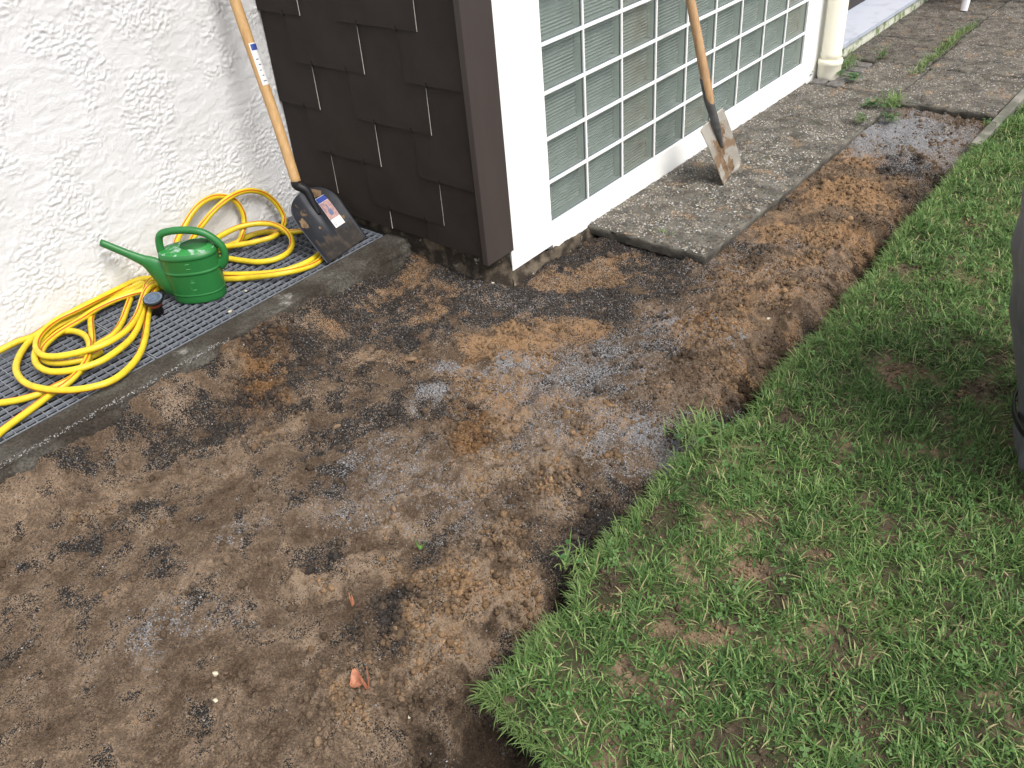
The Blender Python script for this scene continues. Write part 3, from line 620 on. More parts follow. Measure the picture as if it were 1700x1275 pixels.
# ---- slabs
PAL = np.array([[.44, .41, .36], [.32, .28, .21], [.18, .165, .145], [.10, .095, .09], [.26, .20, .13], [.55, .53, .49], [.22, .21, .205], [.30, .24, .17]])
def slab(x0, x1, y0, y1, zt, label, tilt=(0, 0), tone=1.0, dens=14500, th=.052, stain=0):
    t = empty('paving_slab', label, 'paving slab', 'exposed aggregate slabs', loc=((x0 + x1) / 2, (y0 + y1) / 2, zt)); t.rotation_euler = (tilt[0], tilt[1], random.uniform(-.003, .003))
    w_, d_ = x1 - x0, y1 - y0; n1, n2 = int(w_ / .011), int(d_ / .011)
    # body: rough-edged box
    lx = np.linspace(-w_ / 2, w_ / 2, n1); ly = np.linspace(-d_ / 2, d_ / 2, n2); XX, YY = np.meshgrid(lx, ly, indexing='ij'); x, y = XX.ravel(), YY.ravel()
    ed = np.minimum(np.minimum(x + w_ / 2, w_ / 2 - x), np.minimum(y + d_ / 2, d_ / 2 - y)); sx = x + x0 * 3; sy = y + y0 * 3
    z = -.005 + .0012 * fbm(sx, sy, .08, 3, 601) - (.004 + .005 * sstep(.1, .5, fbm(sx, sy, .05, 3, 611))) * sstep(.012, 0, ed)
    topv = np.stack([x, y, z], 1); I = np.arange(n1 * n2).reshape(n1, n2)
    per = np.concatenate([I[:, 0], I[-1, 1:], I[-2::-1, -1], I[0, -2:0:-1]]); P = topv[per]; c = np.zeros(2)
    rows = [topv]; idx = [per]; base = len(topv); fs = [grid_faces(n1, n2)]
    for k, (dz, o_) in enumerate(((-.012, .002), (-.024, .001), (-.036, -.001), (-th, -.006))):
        q = P.copy(); q[:, 2] = dz + .002 * fbm(P[:, 0] * 3, P[:, 1] * 3, .05, 2, 620 + k); u = q[:, :2] / np.array([w_ / 2, d_ / 2]); m_ = np.abs(u) > .999
        q[:, :2] += np.sign(u) * m_ * (o_ + .0035 * fbm(P[:, 0] + dz * 4, P[:, 1] + dz * 4, .04, 3, 630)[:, None]); rows.append(q); idx.append(base + np.arange(len(per))); base += len(per)
    for a, b in zip(idx[:-1], idx[1:]):
        fs.append(np.stack([a, b, np.roll(b, -1), np.roll(a, -1)], 1))
    mobj('slab_body', fmesh('slab_body', np.concatenate(rows), fs, smooth=True), m_slab, t)
    N = int(w_ * d_ * dens); px_, py_ = rng.uniform(-w_ / 2 + .003, w_ / 2 - .003, N), rng.uniform(-d_ / 2 + .003, d_ / 2 - .003, N)
    sz = rng.uniform(.0024, .0052, N) * rng.choice([1, 1, 1.3], N); wear = fbm(px_ + x0 * 2, py_ + y0 * 2, .18, 4, 641, .6)
    keep = rng.random(N) > .42 * sstep(.1, .6, wear); px_, py_, sz, wear = px_[keep], py_[keep], sz[keep], wear[keep]; N = len(px_)
    pos = np.stack([px_, py_, np.full(N, -.0052) + rng.uniform(-.001, .0012, N)], 1)
    v, f = scatter(OCT_V[[0, 2, 1, 3, 4, 5]], np.array([[0, 1, 4], [1, 2, 4], [2, 3, 4], [3, 0, 4]]), pos, np.stack([sz * rng.uniform(.8, 1.4, N), sz * rng.uniform(.7, 1.1, N), sz * .75], 1), yaw_only=True)
    pc = PAL[rng.choice(8, N, p=[.15, .15, .18, .14, .12, .07, .12, .07])] * rng.uniform(.6, 1.15, (N, 1)) * tone * np.array([.80, .81, .83])
    dk = sstep(.0, .5, fbm(px_ + x0, py_ + y0, .14, 4, 651) + stain)[:, None]; pc = pc * (1 - .55 * dk)
    sd_ = sstep(.42, .75, fbm(px_ + x0 + 5, py_ + y0, .14, 3, 661))[:, None]; pc = pc * (1 - .55 * sd_) + np.array([.30, .19, .105]) * .55 * sd_
    a = mobj('pebble_aggregate', fmesh('pebble_aggregate', v, f, np.repeat(pc, 6, 0), smooth=True), m_agg, t); a['kind'] = 'stuff'
    return t
slab(.236, .746, -.543, -.004, ZT + .004, 'exposed aggregate slab at the broken end of the paving strip', (.004, .006))
slab(.751, 1.262, -.541, -.004, ZT, 'exposed aggregate slab on which the spade stands', (.003, -.002))
slab(1.267, 1.780, -.540, -.004, ZT - .002, 'grey exposed aggregate slab between the spade and the weedy joint', (-.002, .003), stain=.15)
slab(1.790, 2.310, -.535, -.004, ZT - .008, 'brownish exposed aggregate slab before the downpipe', (.002, 0), tone=.82)
slab(2.318, 2.835, -.505, -.205, ZT - .008, 'narrow exposed aggregate slab beside the granite setts', tone=.82)
slab(2.205, 2.815, -1.015, -.522, ZT - .002, 'exposed aggregate slab with bare front edge above the grit bed', (.0, .006), tone=.8, dens=11000)
slab(2.828, 3.340, -1.015, -.502, ZT, 'exposed aggregate slab second from the grit bed along the kerb', tone=.78, dens=10000)
slab(3.352, 3.875, -1.015, -.488, ZT, 'exposed aggregate slab third from the grit bed along the kerb', tone=.75, dens=9000)
slab(3.888, 4.41, -1.015, -.485, ZT, 'exposed aggregate slab fourth from the grit bed along the kerb', tone=.68, dens=8000)
slab(2.845, 3.355, -.478, -.005, ZT - .006, 'dark stained exposed aggregate slab in front of the door sill', tone=.62, dens=9000, stain=.5)
slab(3.367, 3.875, -.465, -.005, ZT - .004, 'mossy exposed aggregate slab in front of the door, next to the dark one', tone=.62, dens=9000, stain=.25)
slab(3.888, 4.41, -.470, -.005, ZT - .004, 'exposed aggregate slab under the white chair leg', tone=.6, dens=8000, stain=.15)
slab(4.425, 4.95, -.525, -.005, ZT - .004, 'exposed aggregate slab behind the white chair leg', tone=.7, dens=5000, stain=.2)
slab(4.425, 4.95, -1.015, -.545, ZT, 'exposed aggregate slab fifth from the grit bed along the kerb', tone=.7, dens=5000, stain=.2)
g = MB(); g.box(2.19, 6.5, -1.03, .29, -.30, -.152); g.box(1.77, 2.26, -.53, .0, -.3, -.158); g.box(.30, 1.78, -.50, .0, -.30, -.165); props(g.build('paving_bed', m_clod), kind='structure')
g = MB(); g.box(4.96, 6.5, -1.01, -.01, -.16, -.104); props(g.build('terrace', m_slab), kind='structure')
# lawn kerb
g = MB(); g.box(1.78, 2.77, -1.072, -1.028, -.30, ZT + .004); o = g.build('lawn_kerb', m_kerb, bevel=.004); props(o, 'narrow concrete kerb stone between the lawn and the grit bed', 'kerb', 'lawn kerbs')
g = MB(); g.box(2.775, 3.77, -1.070, -1.026, -.30, ZT + .003); o = g.build('lawn_kerb', m_kerb, bevel=.004); props(o, 'narrow concrete kerb stone between the lawn and the terrace slabs', 'kerb', 'lawn kerbs')
# granite setts by the pipe
for k, (sx, sy) in enumerate([(2.365, -.160), (2.46, -.166), (2.555, -.160), (2.65, -.163), (2.745, -.16), (2.60, -.065), (2.695, -.066), (2.79, -.068), (2.365, -.06)]):
    g = MB(); a = .041 + random.uniform(-.003, .003); g.box(-a, a, -.042, .042, -.06, 0)
    o = g.build('granite_sett', m_sett, bevel=.008, loc=(sx, sy, ZT - .010 + random.uniform(-.004, .004))); o.rotation_euler = (random.uniform(-.06, .06), random.uniform(-.06, .06), random.uniform(-.06, .06))
    props(o, 'grey granite sett in the small patch beside the downpipe', 'paving stone', 'granite setts by the downpipe')

# ================================================================== OBJECTS
# ---- hose
def D(x, y): return (x * .2196, 480 + y * .2196)
def Cz(x, y): return (160 + .2 * x, 300 + .2 * y)
GR = -.0188; HR = .0112
def hp(fn, pts, lay):
    out = []
    for i, p in enumerate(pts):
        L = lay if np.isscalar(lay) else np.interp(i / (len(pts) - 1), np.linspace(0, 1, len(lay)), lay)
        z = GR + HR + L * 2 * HR * .95; q = at(*fn(*p), z=z)
        if q[1] > 1.030: q = at(*fn(*p), Y=1.030)
        out.append(q)
    return catmull(out, 7)
hose = MB()
def hs_(fn, pts, lay, tw=.02): tube(hose, hp(fn, pts, lay), HR, 14, 0, stripe=(2, 9), twist=tw)
hs_(D, [(-90, 500), (0, 462), (120, 402), (250, 355), (350, 290), (480, 215), (620, 132), (780, 60), (900, 10), (1010, -35), (1120, -80), (1180, -85), (1300, -120), (1420, -150)], [0, 0, .3, .6])
hs_(D, [(1330, -60), (1210, -20), (1150, 50), (1135, 110), (1115, 220), (1098, 360), (1055, 490), (970, 600), (850, 690), (700, 740), (520, 765), (350, 757), (220, 725), (145, 665), (122, 590), (150, 500), (215, 405), (300, 330), (450, 245), (600, 170), (750, 90), (900, 28), (1050, -45), (1180, -85), (1300, -120), (1420, -150)], [.6, 0, .2, 1, 1, .4, .3, 1, 1.2])
hs_(D, [(1300, -100), (1170, -80), (1110, -30), (1088, 60), (1065, 220), (1000, 360), (880, 470), (740, 555), (560, 610), (400, 625), (310, 598), (270, 550), (268, 480), (310, 400), (400, 310), (540, 228), (690, 160), (850, 78), (1010, 8), (1180, -85), (1300, -120), (1420, -150)], [1.6, 1.2, .8, 1.0, 1.1, .5, .3, .6, 1.5])
hs_(D, [(1320, -40), (1180, -40), (1100, 20), (1040, 190), (960, 305), (850, 385), (730, 440), (560, 487), (420, 510), (325, 500), (277, 450), (285, 380), (345, 300), (450, 222), (600, 148), (760, 65), (900, -5), (1040, -70), (1180, -85), (1300, -120), (1420, -150)], [1.2, 1.6, 1.9, 1.6, 1.5, 1.9, 1.3, 1.8])
hs_(D, [(770, 470), (700, 505), (600, 540), (450, 560), (345, 545), (312, 490), (340, 425), (420, 350), (500, 295), (620, 222), (720, 155), (860, 85), (1000, 35), (1090, 5), (1180, -85), (1300, -120), (1420, -150)], [0, .3, .6, .8, 1, 1.6])
hs_(D, [(-60, 868), (0, 860), (150, 835), (300, 790), (420, 735), (530, 680), (640, 590), (688, 490), (700, 400), (692, 310), (687, 230), (712, 170), (770, 125), (860, 95)], 0)
hs_(D, [(-60, 1150), (0, 1085), (100, 1005), (250, 895), (390, 790), (480, 735), (560, 665), (640, 565), (672, 480), (675, 410), (640, 350), (560, 320), (480, 325), (400, 362)], [0, 0, 0, .6, 1, .4, 0])
hs_(D, [(1000, 20), (985, 70), (950, 170), (920, 250), (860, 340), (770, 400), (680, 460), (600, 520)], [.2, 0])
def hw_(pts, tw=.02):
    out = []
    for (x, y, kind, val) in pts:
        p = Cz(x, y); out.append(at(*p, z=val) if kind == 'z' else at(*p, Y=val))
    tube(hose, catmull(out, 8), HR, 14, 0, stripe=(2, 9), twist=tw)
Z0 = GR + HR
hw_([(640, 900, 'z', Z0), (640, 700, 'y', .93), (650, 560, 'y', .95), (690, 450, 'y', .985), (735, 365, 'y', 1.005), (795, 268, 'y', 1.015), (865, 190, 'y', 1.022), (960, 138, 'y', 1.027), (1060, 132, 'y', 1.027), (1150, 170, 'y', 1.02), (1210, 255, 'y', 1.015), (1228, 345, 'y', 1.01), (1214, 430, 'y', .995), (1180, 505, 'z', Z0 + .01), (1080, 560, 'z', Z0), (960, 590, 'z', Z0)])
hw_([(760, 900, 'z', Z0), (760, 700, 'y', .92), (775, 540, 'y', .93), (825, 440, 'y', .96), (890, 350, 'y', .985), (965, 258, 'y', .995), (1065, 168, 'y', 1.0), (1170, 105, 'y', 1.008), (1285, 82, 'y', 1.018), (1400, 112, 'y', 1.02), (1500, 200, 'y', 1.01), (1556, 310, 'y', .99), (1540, 400, 'y', .95), (1470, 462, 'z', Z0 + .022), (1340, 502, 'z', Z0 + .022), (1200, 530, 'z', Z0 + .02), (1000, 552, 'z', Z0 + .02), (880, 560, 'z', Z0 + .02)])
hw_([(900, 560, 'z', Z0 + .05), (985, 488, 'z', Z0 + .06), (1080, 430, 'z', Z0 + .065), (1200, 380, 'z', Z0 + .066), (1350, 355, 'z', Z0 + .06), (1480, 367, 'z', Z0 + .052), (1580, 422, 'z', Z0 + .04), (1625, 500, 'z', Z0 + .02), (1600, 585, 'z', Z0), (1500, 648, 'z', Z0), (1350, 675, 'z', Z0), (1200, 662, 'z', Z0), (1080, 645, 'z', Z0), (950, 640, 'z', Z0)])
hw_([(950, 610, 'z', Z0), (1140, 522, 'z', Z0), (1280, 455, 'z', Z0), (1400, 425, 'z', Z0 + .005), (1520, 428, 'z', Z0), (1640, 425, 'z', Z0), (1740, 420, 'z', Z0), (1860, 480, 'z', Z0), (1870, 580, 'z', Z0), (1780, 660, 'z', Z0), (1640, 722, 'z', Z0), (1500, 757, 'z', Z0), (1300, 775, 'z', Z0), (1060, 778, 'z', Z0), (900, 770, 'z', Z0)])
hw_([(900, 810, 'z', Z0), (1070, 816, 'z', Z0), (1250, 806, 'z', Z0), (1440, 785, 'z', Z0 + .016), (1600, 758, 'z', Z0 + .016), (1720, 728, 'z', Z0 + .004), (1830, 680, 'z', Z0), (1900, 600, 'z', Z0), (1880, 520, 'z', Z0 + .022), (1800, 470, 'z', Z0 + .022)])
ho = hose.build('garden_hose', [m_hose, m_stripe], smooth=True); props(ho, 'yellow garden hose with red stripes lying in loops on the grating', 'hose')

# ---- watering can
ca = math.radians(131); cdv = np.array([math.cos(ca), math.sin(ca)])
can = empty('watering_can', 'green plastic watering can standing on the grating beside the hose', 'watering can', loc=(-1.088, .785, -.0185)); can.rotation_euler = (0, 0, ca); can.scale = (1.03, 1.03, 1.17)
seg = 56; an = np.linspace(0, 2 * np.pi, seg, endpoint=False)
def oval(a, b, cx_=0, p=2.35):
    c, s = np.cos(an), np.sin(an); return np.stack([cx_ + a * np.sign(c) * np.abs(c) ** (2 / p), b * np.sign(s) * np.abs(s) ** (2 / p)], 1)
def loft(mb, rings, mis=0, close_bottom=True):
    V = np.concatenate([np.column_stack([r, np.full(seg, z)]) for r, z in rings]); Fc = []; 
    for i in range(len(rings) - 1):
        for k in range(seg): k2 = (k + 1) % seg; Fc.append([i * seg + k, i * seg + k2, (i + 1) * seg + k2, (i + 1) * seg + k])
    if close_bottom: Fc.append(list(range(seg))[::-1])
    mb.add(V, Fc, mis)
def bs(z): t = z / .165; return .089 + .012 * t, .060 + .006 * t
def cxz(z): return -.006 * z / .165
rings = []
for z, e in [(0, -.004), (.002, -.001), (.004, 0), (.012, 0), (.024, 0), (.0265, 0), (.0275, .0012), (.0305, .0012), (.0315, 0), (.034, 0), (.05, 0), (.08, 0), (.096, 0), (.0985, 0), (.0995, .0016), (.1065, .0016), (.1075, .0), (.110, 0), (.125, 0), (.145, .0), (.148, 0), (.149, .0014), (.155, .0014), (.158, .0004), (.161, -.0012), (.1655, -.006)]:
    a, b = bs(z); rings.append((oval(a + e, b + e, cxz(z)), z))
g = MB(); loft(g, rings); g.build('body', m_can, can, smooth=True)
a, b = bs(.165); outer = oval(a - .006, b - .006, cxz(.165)); inner = np.stack([-.034 + .050 * np.cos(an), .044 * np.sin(an)], 1)
g = MB(); loft(g, [(outer * (1 - t) + inner * t, .1655 + .013 * t - .004 * t * t) for t in (0, .3, .6, .9)] + [(inner, .1775), (inner * [1, .97] + [0, 0], .1755)], close_bottom=False); g.build('top', m_candirt, can, smooth=True)
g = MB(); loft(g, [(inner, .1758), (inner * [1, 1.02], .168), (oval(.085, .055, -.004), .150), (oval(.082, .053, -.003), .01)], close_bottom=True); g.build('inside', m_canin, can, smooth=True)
g = MB(); P = catmull([(.045, 0, .060), (.080, 0, .072), (.112, 0, .098), (.145, 0, .128), (.180, 0, .150), (.228, 0, .178), (.278, 0, .207)], 6); n = len(P); tt = np.linspace(0, 1, n)
fl = [(np.interp(t, [0, .2, .4, .55, .75, 1], [.040, .032, .020, .0155, .0125, .0115]), np.interp(t, [0, .2, .4, .55, .75, 1], [.070, .062, .036, .019, .0130, .0115])) for t in tt]
tube(g, P, 0, 20, flat=fl, side=(0, 1, 0)); lathe_end = P[-1]
g.build('spout', m_can, can, smooth=True)
g = MB(); tip_d = (P[-1] - P[-2]) / np.linalg.norm(P[-1] - P[-2]); tube(g, [P[-1] - tip_d * .001, P[-1] + tip_d * .0008], .0088, 20, side=(0, 1, 0)); g.build('spout_opening', m_rubber, can)
g = MB(); P = catmull([(.083, 0, .140), (.084, 0, .178), (.070, 0, .214), (.030, 0, .224), (-.030, 0, .222), (-.080, 0, .208), (-.118, 0, .174), (-.128, 0, .142), (-.118, 0, .116), (-.098, 0, .100)], 7); n = len(P)
tube(g, P, 0, 16, flat=[(.0130, np.interp(t, [0, .1, .3, .8, 1], [.017, .013, .011, .0125, .019])) for t in np.linspace(0, 1, n)], side=(0, 1, 0)); g.build('handle', m_can, can, smooth=True)
for z in (.050, .075, .122, .138):
    a, b = bs(z); g = MB(); g.box(-.004, .010, 0, .0012, -.0008, .0008); g.build('measuring_mark', m_canpale, can, loc=(cxz(z) - .012, b - .0004, z))
    g = MB(); g.box(-.004, .010, -.0012, 0, -.0008, .0008); g.build('measuring_mark', m_canpale, can, loc=(cxz(z) - .012, -b + .0004, z))

# ---- spray nozzle
nz = empty('spray_nozzle', 'round blue grey spray nozzle head with orange collar beside the can', 'nozzle', loc=(-1.248, .812, -.0185)); nz.rotation_euler = (.16, -.10, 0); nz.scale = (1.12, 1.12, 1.0)
g = MB(); lathe(g, [(0, 0), (.014, 0), (.016, .004), (.016, .03), (.019, .034), (.019, .040), (0, .040)], 24); g.build('grip', m_rubber, nz, smooth=True)
g = MB(); lathe(g, [(.017, .0395), (.021, .041), (.025, .055), (.026, .058), (0, .058)], 28); g.build('collar', m_orange, nz, smooth=True)
g = MB(); lathe(g, [(.026, .0575), (.031, .059), (.032, .064), (.0315, .070), (.029, .0725), (.0285, .0705)], 36); g.build('rim', m_rubber, nz, smooth=True)
g = MB(); lathe(g, [(.0288, .0700), (.0285, .0712), (.013, .0722), (.0125, .0735), (.010, .0735), (.0095, .0725), (.0048, .0725), (.0045, .0742), (0, .0742)], 36); fc = g.build('face', m_disc, nz, smooth=False)
g = MB()
for k in range(26):
    a = 2 * math.pi * k / 26; g.box(.021 * math.cos(a) - .001, .021 * math.cos(a) + .001, .021 * math.sin(a) - .001, .021 * math.sin(a) + .001, .0712, .0722)
    g.box(.0165 * math.cos(a) - .0008, .0165 * math.cos(a) + .0008, .0165 * math.sin(a) - .0008, .0165 * math.sin(a) + .0008, .0714, .0725)
g.build('spray_holes', m_rubber, fc)

# ---- shovel leaning in the corner
sh = empty('shovel', 'flat dark steel shovel with pale wooden handle leaning in the corner on the grating', 'shovel')
A_ = at(540, 441, z=-.016); B_ = at(608, 394, z=-.016); u = (B_ - A_) / np.linalg.norm(B_ - A_); hn = np.array([-u[1], u[0], 0]); th = math.radians(54)
d_ = math.cos(th) * hn + math.sin(th) * np.array([0, 0, 1]); nn = np.cross(u, d_); mid = (A_ + B_) / 2; BL, HW = .275, .126
def shv(s, t, lift=0):
    """s -1..1 across, t 0..1 up the blade"""
    tt = max(0, (t - .60) / .40); wd = HW * (1 - .05 * (1 - t)) * (max(1 - tt**2.6, 0)) ** .5; wd = max(wd, .022)
    x = s * wd; h = .010 * (abs(x) / HW) ** 3 + .004 * (1 - t) * 0
    ridge = math.exp(-(x / (.013 + .006 * t)) ** 2) * .017 * max(0, min(1, (t - .28) / .6)); h += ridge + .012 * max(0, t - .75) - .006 * t * (1 - t) * 4 * (1 - (abs(x) / HW) ** 2)
    return mid + u * x + d_ * (BL * t) + nn * (h + lift + .002)
ns, ntt = 41, 44
V = [shv(-1 + 2 * i / (ns - 1), j / (ntt - 1)) for j in range(ntt) for i in range(ns)]
Fq = grid_faces(ntt, ns); mi_ = [1 if (k // (ns - 1)) < ntt * (.28 + .05 * math.sin((k % (ns - 1)) * .55) + .03 * math.sin((k % (ns - 1)) * 1.7)) and 3 < (k % (ns - 1)) < ns - 3 else 0 for k in range(len(Fq))]
bl = mobj('blade', fmesh('blade', np.array(V), Fq, midx=mi_, smooth=True), [m_blade, m_bladetip], sh); sm = bl.modifiers.new('solid', 'SOLIDIFY'); sm.thickness = .0022; sm.offset = 0
topc = shv(0, .97); hs0 = np.array([-.608, .735, .250]); htop = np.array([-.559, .909, .87]); hd = (htop - hs0) / np.linalg.norm(htop - hs0)
hend = hs0 + hd * ((1.031 - hs0[1]) / hd[1])
g = MB(); P = catmull([shv(0, .62, -.004), shv(0, .80, .000), topc + nn * .004, hs0 - hd * .012, hs0 + hd * .004], 6)
tube(g, P, list(np.interp(np.linspace(0, 1, len(P)), [0, .5, .8, 1], [.010, .0165, .0195, .0205])), 18); g.build('socket', m_socket, sh, smooth=True)
g = MB(); P = catmull([hs0 - hd * .01, hs0 + hd * .25 + np.array([.003, 0, 0]), hs0 + hd * .55, hend - hd * .05, hend], 10)
hdl = MB(); tube(hdl, P, list(np.interp(np.linspace(0, 1, len(P)), [0, .04, .5, .97, 1], [.0185, .0192, .0195, .0180, .013])), 20)
hd_o = hdl.build('handle', m_wood, sh, smooth=True)
# paper label on the handle: wraps a sector of the shaft
def lab_on_handle(z0, z1, a0, a1, mtl, name, parent, lift=.0004):
    V = []; Fc = []; nzz = 12; na = 7
    side = np.cross(hd, [0, 0, 1.0]); side /= np.linalg.norm(side); ot = np.cross(hd, side)
    Pz = lambda zz: hs0 + hd * ((zz - hs0[2]) / hd[2])
    for i in range(nzz):
        zz = z0 + (z1 - z0) * i / (nzz - 1); c = Pz(zz)
        k = np.argmin(np.abs(P[:, 2] - c[2])); k = min(max(k, 1), len(P) - 2)
        # exact point on the shaft line
        j = np.searchsorted(P[:, 2], c[2]); j = min(max(j, 1), len(P) - 1); f = (c[2] - P[j - 1, 2]) / (P[j, 2] - P[j - 1, 2]); c = P[j - 1] * (1 - f) + P[j] * f
        for q in range(na):
            a = math.radians(a0 + (a1 - a0) * q / (na - 1)); V.append(c + (side * math.cos(a) + ot * math.sin(a)) * (.0197 + lift))
    return mobj(name, fmesh(name, np.array(V), grid_faces(nzz, na), smooth=True), mtl, parent)
cdir = CC - (hs0 + hd * .4); side = np.cross(hd, [0, 0, 1.0]); side /= np.linalg.norm(side); ot = np.cross(hd, side); ang = math.degrees(math.atan2(cdir @ ot, cdir @ side))
zt_ = at(437, 137, Y=.83)[2]; zb_ = .72
sgn = 1 if (RIGHT @ (side[:2] * math.cos(math.radians(ang + 60)) + ot[:2] * math.sin(math.radians(ang + 60)))) > 0 else -1
zA, zB = hs0[2] + hd[2] * .355, hs0[2] + hd[2] * .50
L_ = lab_on_handle(zA, zB, ang - sgn * 12, ang + sgn * 88, m_lab_white, 'label', hd_o)
lab_on_handle(zB - .024, zB - .004, ang + sgn * 0, ang + sgn * 80, m_lab_blue, 'blue_field', L_, .0009)
for k in range(5): lab_on_handle(zA + .012 + k * .018, zA + .0155 + k * .018, ang + sgn * (8 + 9 * (k % 2)), ang + sgn * (46 - 8 * (k % 3)), m_lab_grey, 'print_line', L_, .0009)
# product label on the blade
def patch(s0, s1, t0, t1, lift, mtl, name, parent, n=8):
    V = [shv(s0 + (s1 - s0) * i / (n - 1), t0 + (t1 - t0) * j / (n - 1), lift) for j in range(n) for i in range(n)]
    return mobj(name, fmesh(name, np.array(V), grid_faces(n, n), smooth=True), mtl, parent)
pl = patch(.24, .66, .34, .82, .0022, m_lab_white, 'label', bl)
patch(.245, .655, .47, .735, .0028, m_lab_pink, 'picture', pl); patch(.245, .655, .74, .815, .0028, m_lab_blue, 'blue_field', pl)
patch(.38, .52, .52, .61, .0034, m_lab_grey, 'printed_shape', pl); patch(.44, .475, .60, .69, .0034, m_lab_grey, 'printed_shape', pl)
patch(.29, .36, .37, .41, .0028, m_lab_grey, 'printed_shape', pl); patch(.30, .35, .376, .404, .0032, m_lab_white, 'printed_shape', pl)
# dried soil on the blade
def mudpatch(s0, t0, r, k):
    V = []; n = 18; rr = 5
    for j in range(rr):
        for i in range(n):
            a = 2 * math.pi * i / n; q = r * (j + .02) / (rr - 1) * (1 + .35 * perlin(np.array([math.cos(a) * 1.7 + k]), np.array([math.sin(a) * 1.7]), 9)[0]); V.append(shv(s0 + q * math.cos(a), t0 + q * math.sin(a) * .5, .0024 + .0022 * (1 - j / (rr - 1)) - (.0032 if j == rr - 1 else 0)))
    Fc = [[j * n + i, j * n + (i + 1) % n, (j + 1) * n + (i + 1) % n, (j + 1) * n + i] for j in range(rr - 1) for i in range(n)]
    mobj('dried_mud', fmesh('dried_mud', np.array(V), np.array(Fc), smooth=True), m_mud, bl)
mudpatch(-.74, .62, .17, 1); mudpatch(.5, .93, .30, 4); mudpatch(-.28, .46, .05, 7); mudpatch(.72, .42, .07, 9)

# ---- spade leaning on the glass blocks
sp = empty('spade', 'digging spade with mud on its grey blade leaning against the glass blocks', 'spade')
tipm = np.array([.930, -.277, -.093]); btop = np.array([.866, -.209, .172]); hp1 = np.array([.812, -.118, .60]); 
ax = (btop - tipm) / np.linalg.norm(btop - tipm); us_ = np.array([.95, .0, .28]); us_ -= ax * (us_ @ ax); us_ /= np.linalg.norm(us_); sn = np.cross(us_, ax); SL = np.linalg.norm(btop - tipm)
def spd(s, t, lift=0):
    w_ = .083 + .010 * t; e = 1 - .42 * max(0, (.10 - t) / .10) ** 2 * (1 if s > 0 else .12)
    x = s * w_ * e; h = .014 * (s * s) - .02 * t * t + .013 * math.exp(-(s / .22) ** 2) * max(0, min(1, (t - .45) / .5))
    return tipm + us_ * x + ax * SL * t + sn * (h + lift)
V = [spd(-1 + 2 * i / 24, j / 30) for j in range(31) for i in range(25)]
sb = mobj('blade', fmesh('blade', np.array(V), grid_faces(31, 25), smooth=True), m_steel, sp); q = sb.modifiers.new('solid', 'SOLIDIFY'); q.thickness = .0028
hdv = (hp1 - btop) / np.linalg.norm(hp1 - btop); hz0 = btop + hdv * .02; hend2 = hz0 + hdv * ((-.022 - hz0[1]) / hdv[1])
g = MB(); P = catmull([spd(0, .52, .006), spd(0, .72, .010), spd(0, .95, .014), hz0 + hdv * .06, hz0 + hdv * .16], 6)
tube(g, P, list(np.interp(np.linspace(0, 1, len(P)), [0, .35, .7, 1], [.008, .015, .0195, .0200])), 18); g.build('socket', m_steeldk, sp, smooth=True)
hb = hz0 + hdv * .035 + sn * .0045; P2 = catmull([hb, hb + hdv * .15, hb + hdv * .5 + np.array([.004, 0, 0]), hend2], 10)
g = MB(); tube(g, P2, list(np.interp(np.linspace(0, 1, len(P2)), [0, .12, .5, 1], [.0150, .0195, .0190, .0165])), 20); g.build('handle', m_wood2, sp, smooth=True)
g = MB(); tube(g, [hend2 + np.array([-.055, 0, 0]), hend2 + np.array([-.03, 0, .004]), hend2 + np.array([.03, 0, .004]), hend2 + np.array([.055, 0, 0])], [.013, .017, .017, .013], 16); g.build('grip', m_wood2, sp, smooth=True)
def mud2(s0, t0, r, k, el=1.0):
    V = []; n = 18; rr = 5
    for j in range(rr):
        for i in range(n):
            a = 2 * math.pi * i / n; q = r * (j + .02) / (rr - 1) * (1 + .5 * perlin(np.array([math.cos(a) * 1.8 + k]), np.array([math.sin(a) * 1.8]), 19)[0]); V.append(spd(np.clip(s0 + q * math.cos(a), -1, 1), t0 + q * math.sin(a) * .5 * el, .0032 + .004 * (1 - j / (rr - 1)) - (.004 if j == rr - 1 else 0)))
    Fc = [[j * n + i, j * n + (i + 1) % n, (j + 1) * n + (i + 1) % n, (j + 1) * n + i] for j in range(rr - 1) for i in range(n)]
    mobj('dried_mud', fmesh('dried_mud', np.array(V), np.array(Fc), smooth=True), m_mud, sb)
mud2(.35, .72, .30, 2, .8); mud2(-.05, .50, .40, 5, 1.0); mud2(-.25, .26, .30, 8, 1.2); mud2(.3, .16, .28, 11, 1.0)

# ---- grey cover at the right
cv = empty('garden_cover', 'wrinkled dark grey fabric cover standing on the lawn', 'cover', loc=(-.203, -1.963, -.11))
zs = np.linspace(0, .93, 60); seg2 = 96; aa = np.linspace(0, 2 * np.pi, seg2, endpoint=False); V = []
for z in zs:
    r0 = np.interp(z, [0, .03, .10, .36, .58, .74, .82, .90, .93], [.22, .23, .24, .305, .365, .38, .34, .22, .02])
    fold = .014 * np.sin(aa * 17 + 4 * z + 2 * np.sin(aa * 3)) * np.interp(z, [0, .5, .9, 1.02], [1.5, .8, .3, 0]) + .022 * perlin(np.cos(aa) * 2.2 + z * 1.1, np.sin(aa) * 2.2 + z * 3.3, 77) + .012 * perlin(np.cos(aa) * 6 + z * 4, np.sin(aa) * 6 + z * 5, 78)
    rr = r0 + fold * min(1, r0 / .3) * .8; V.append(np.stack([rr * np.cos(aa), rr * np.sin(aa), np.full(seg2, z) + .01 * np.sin(aa * 5) * (z < .1)], 1))
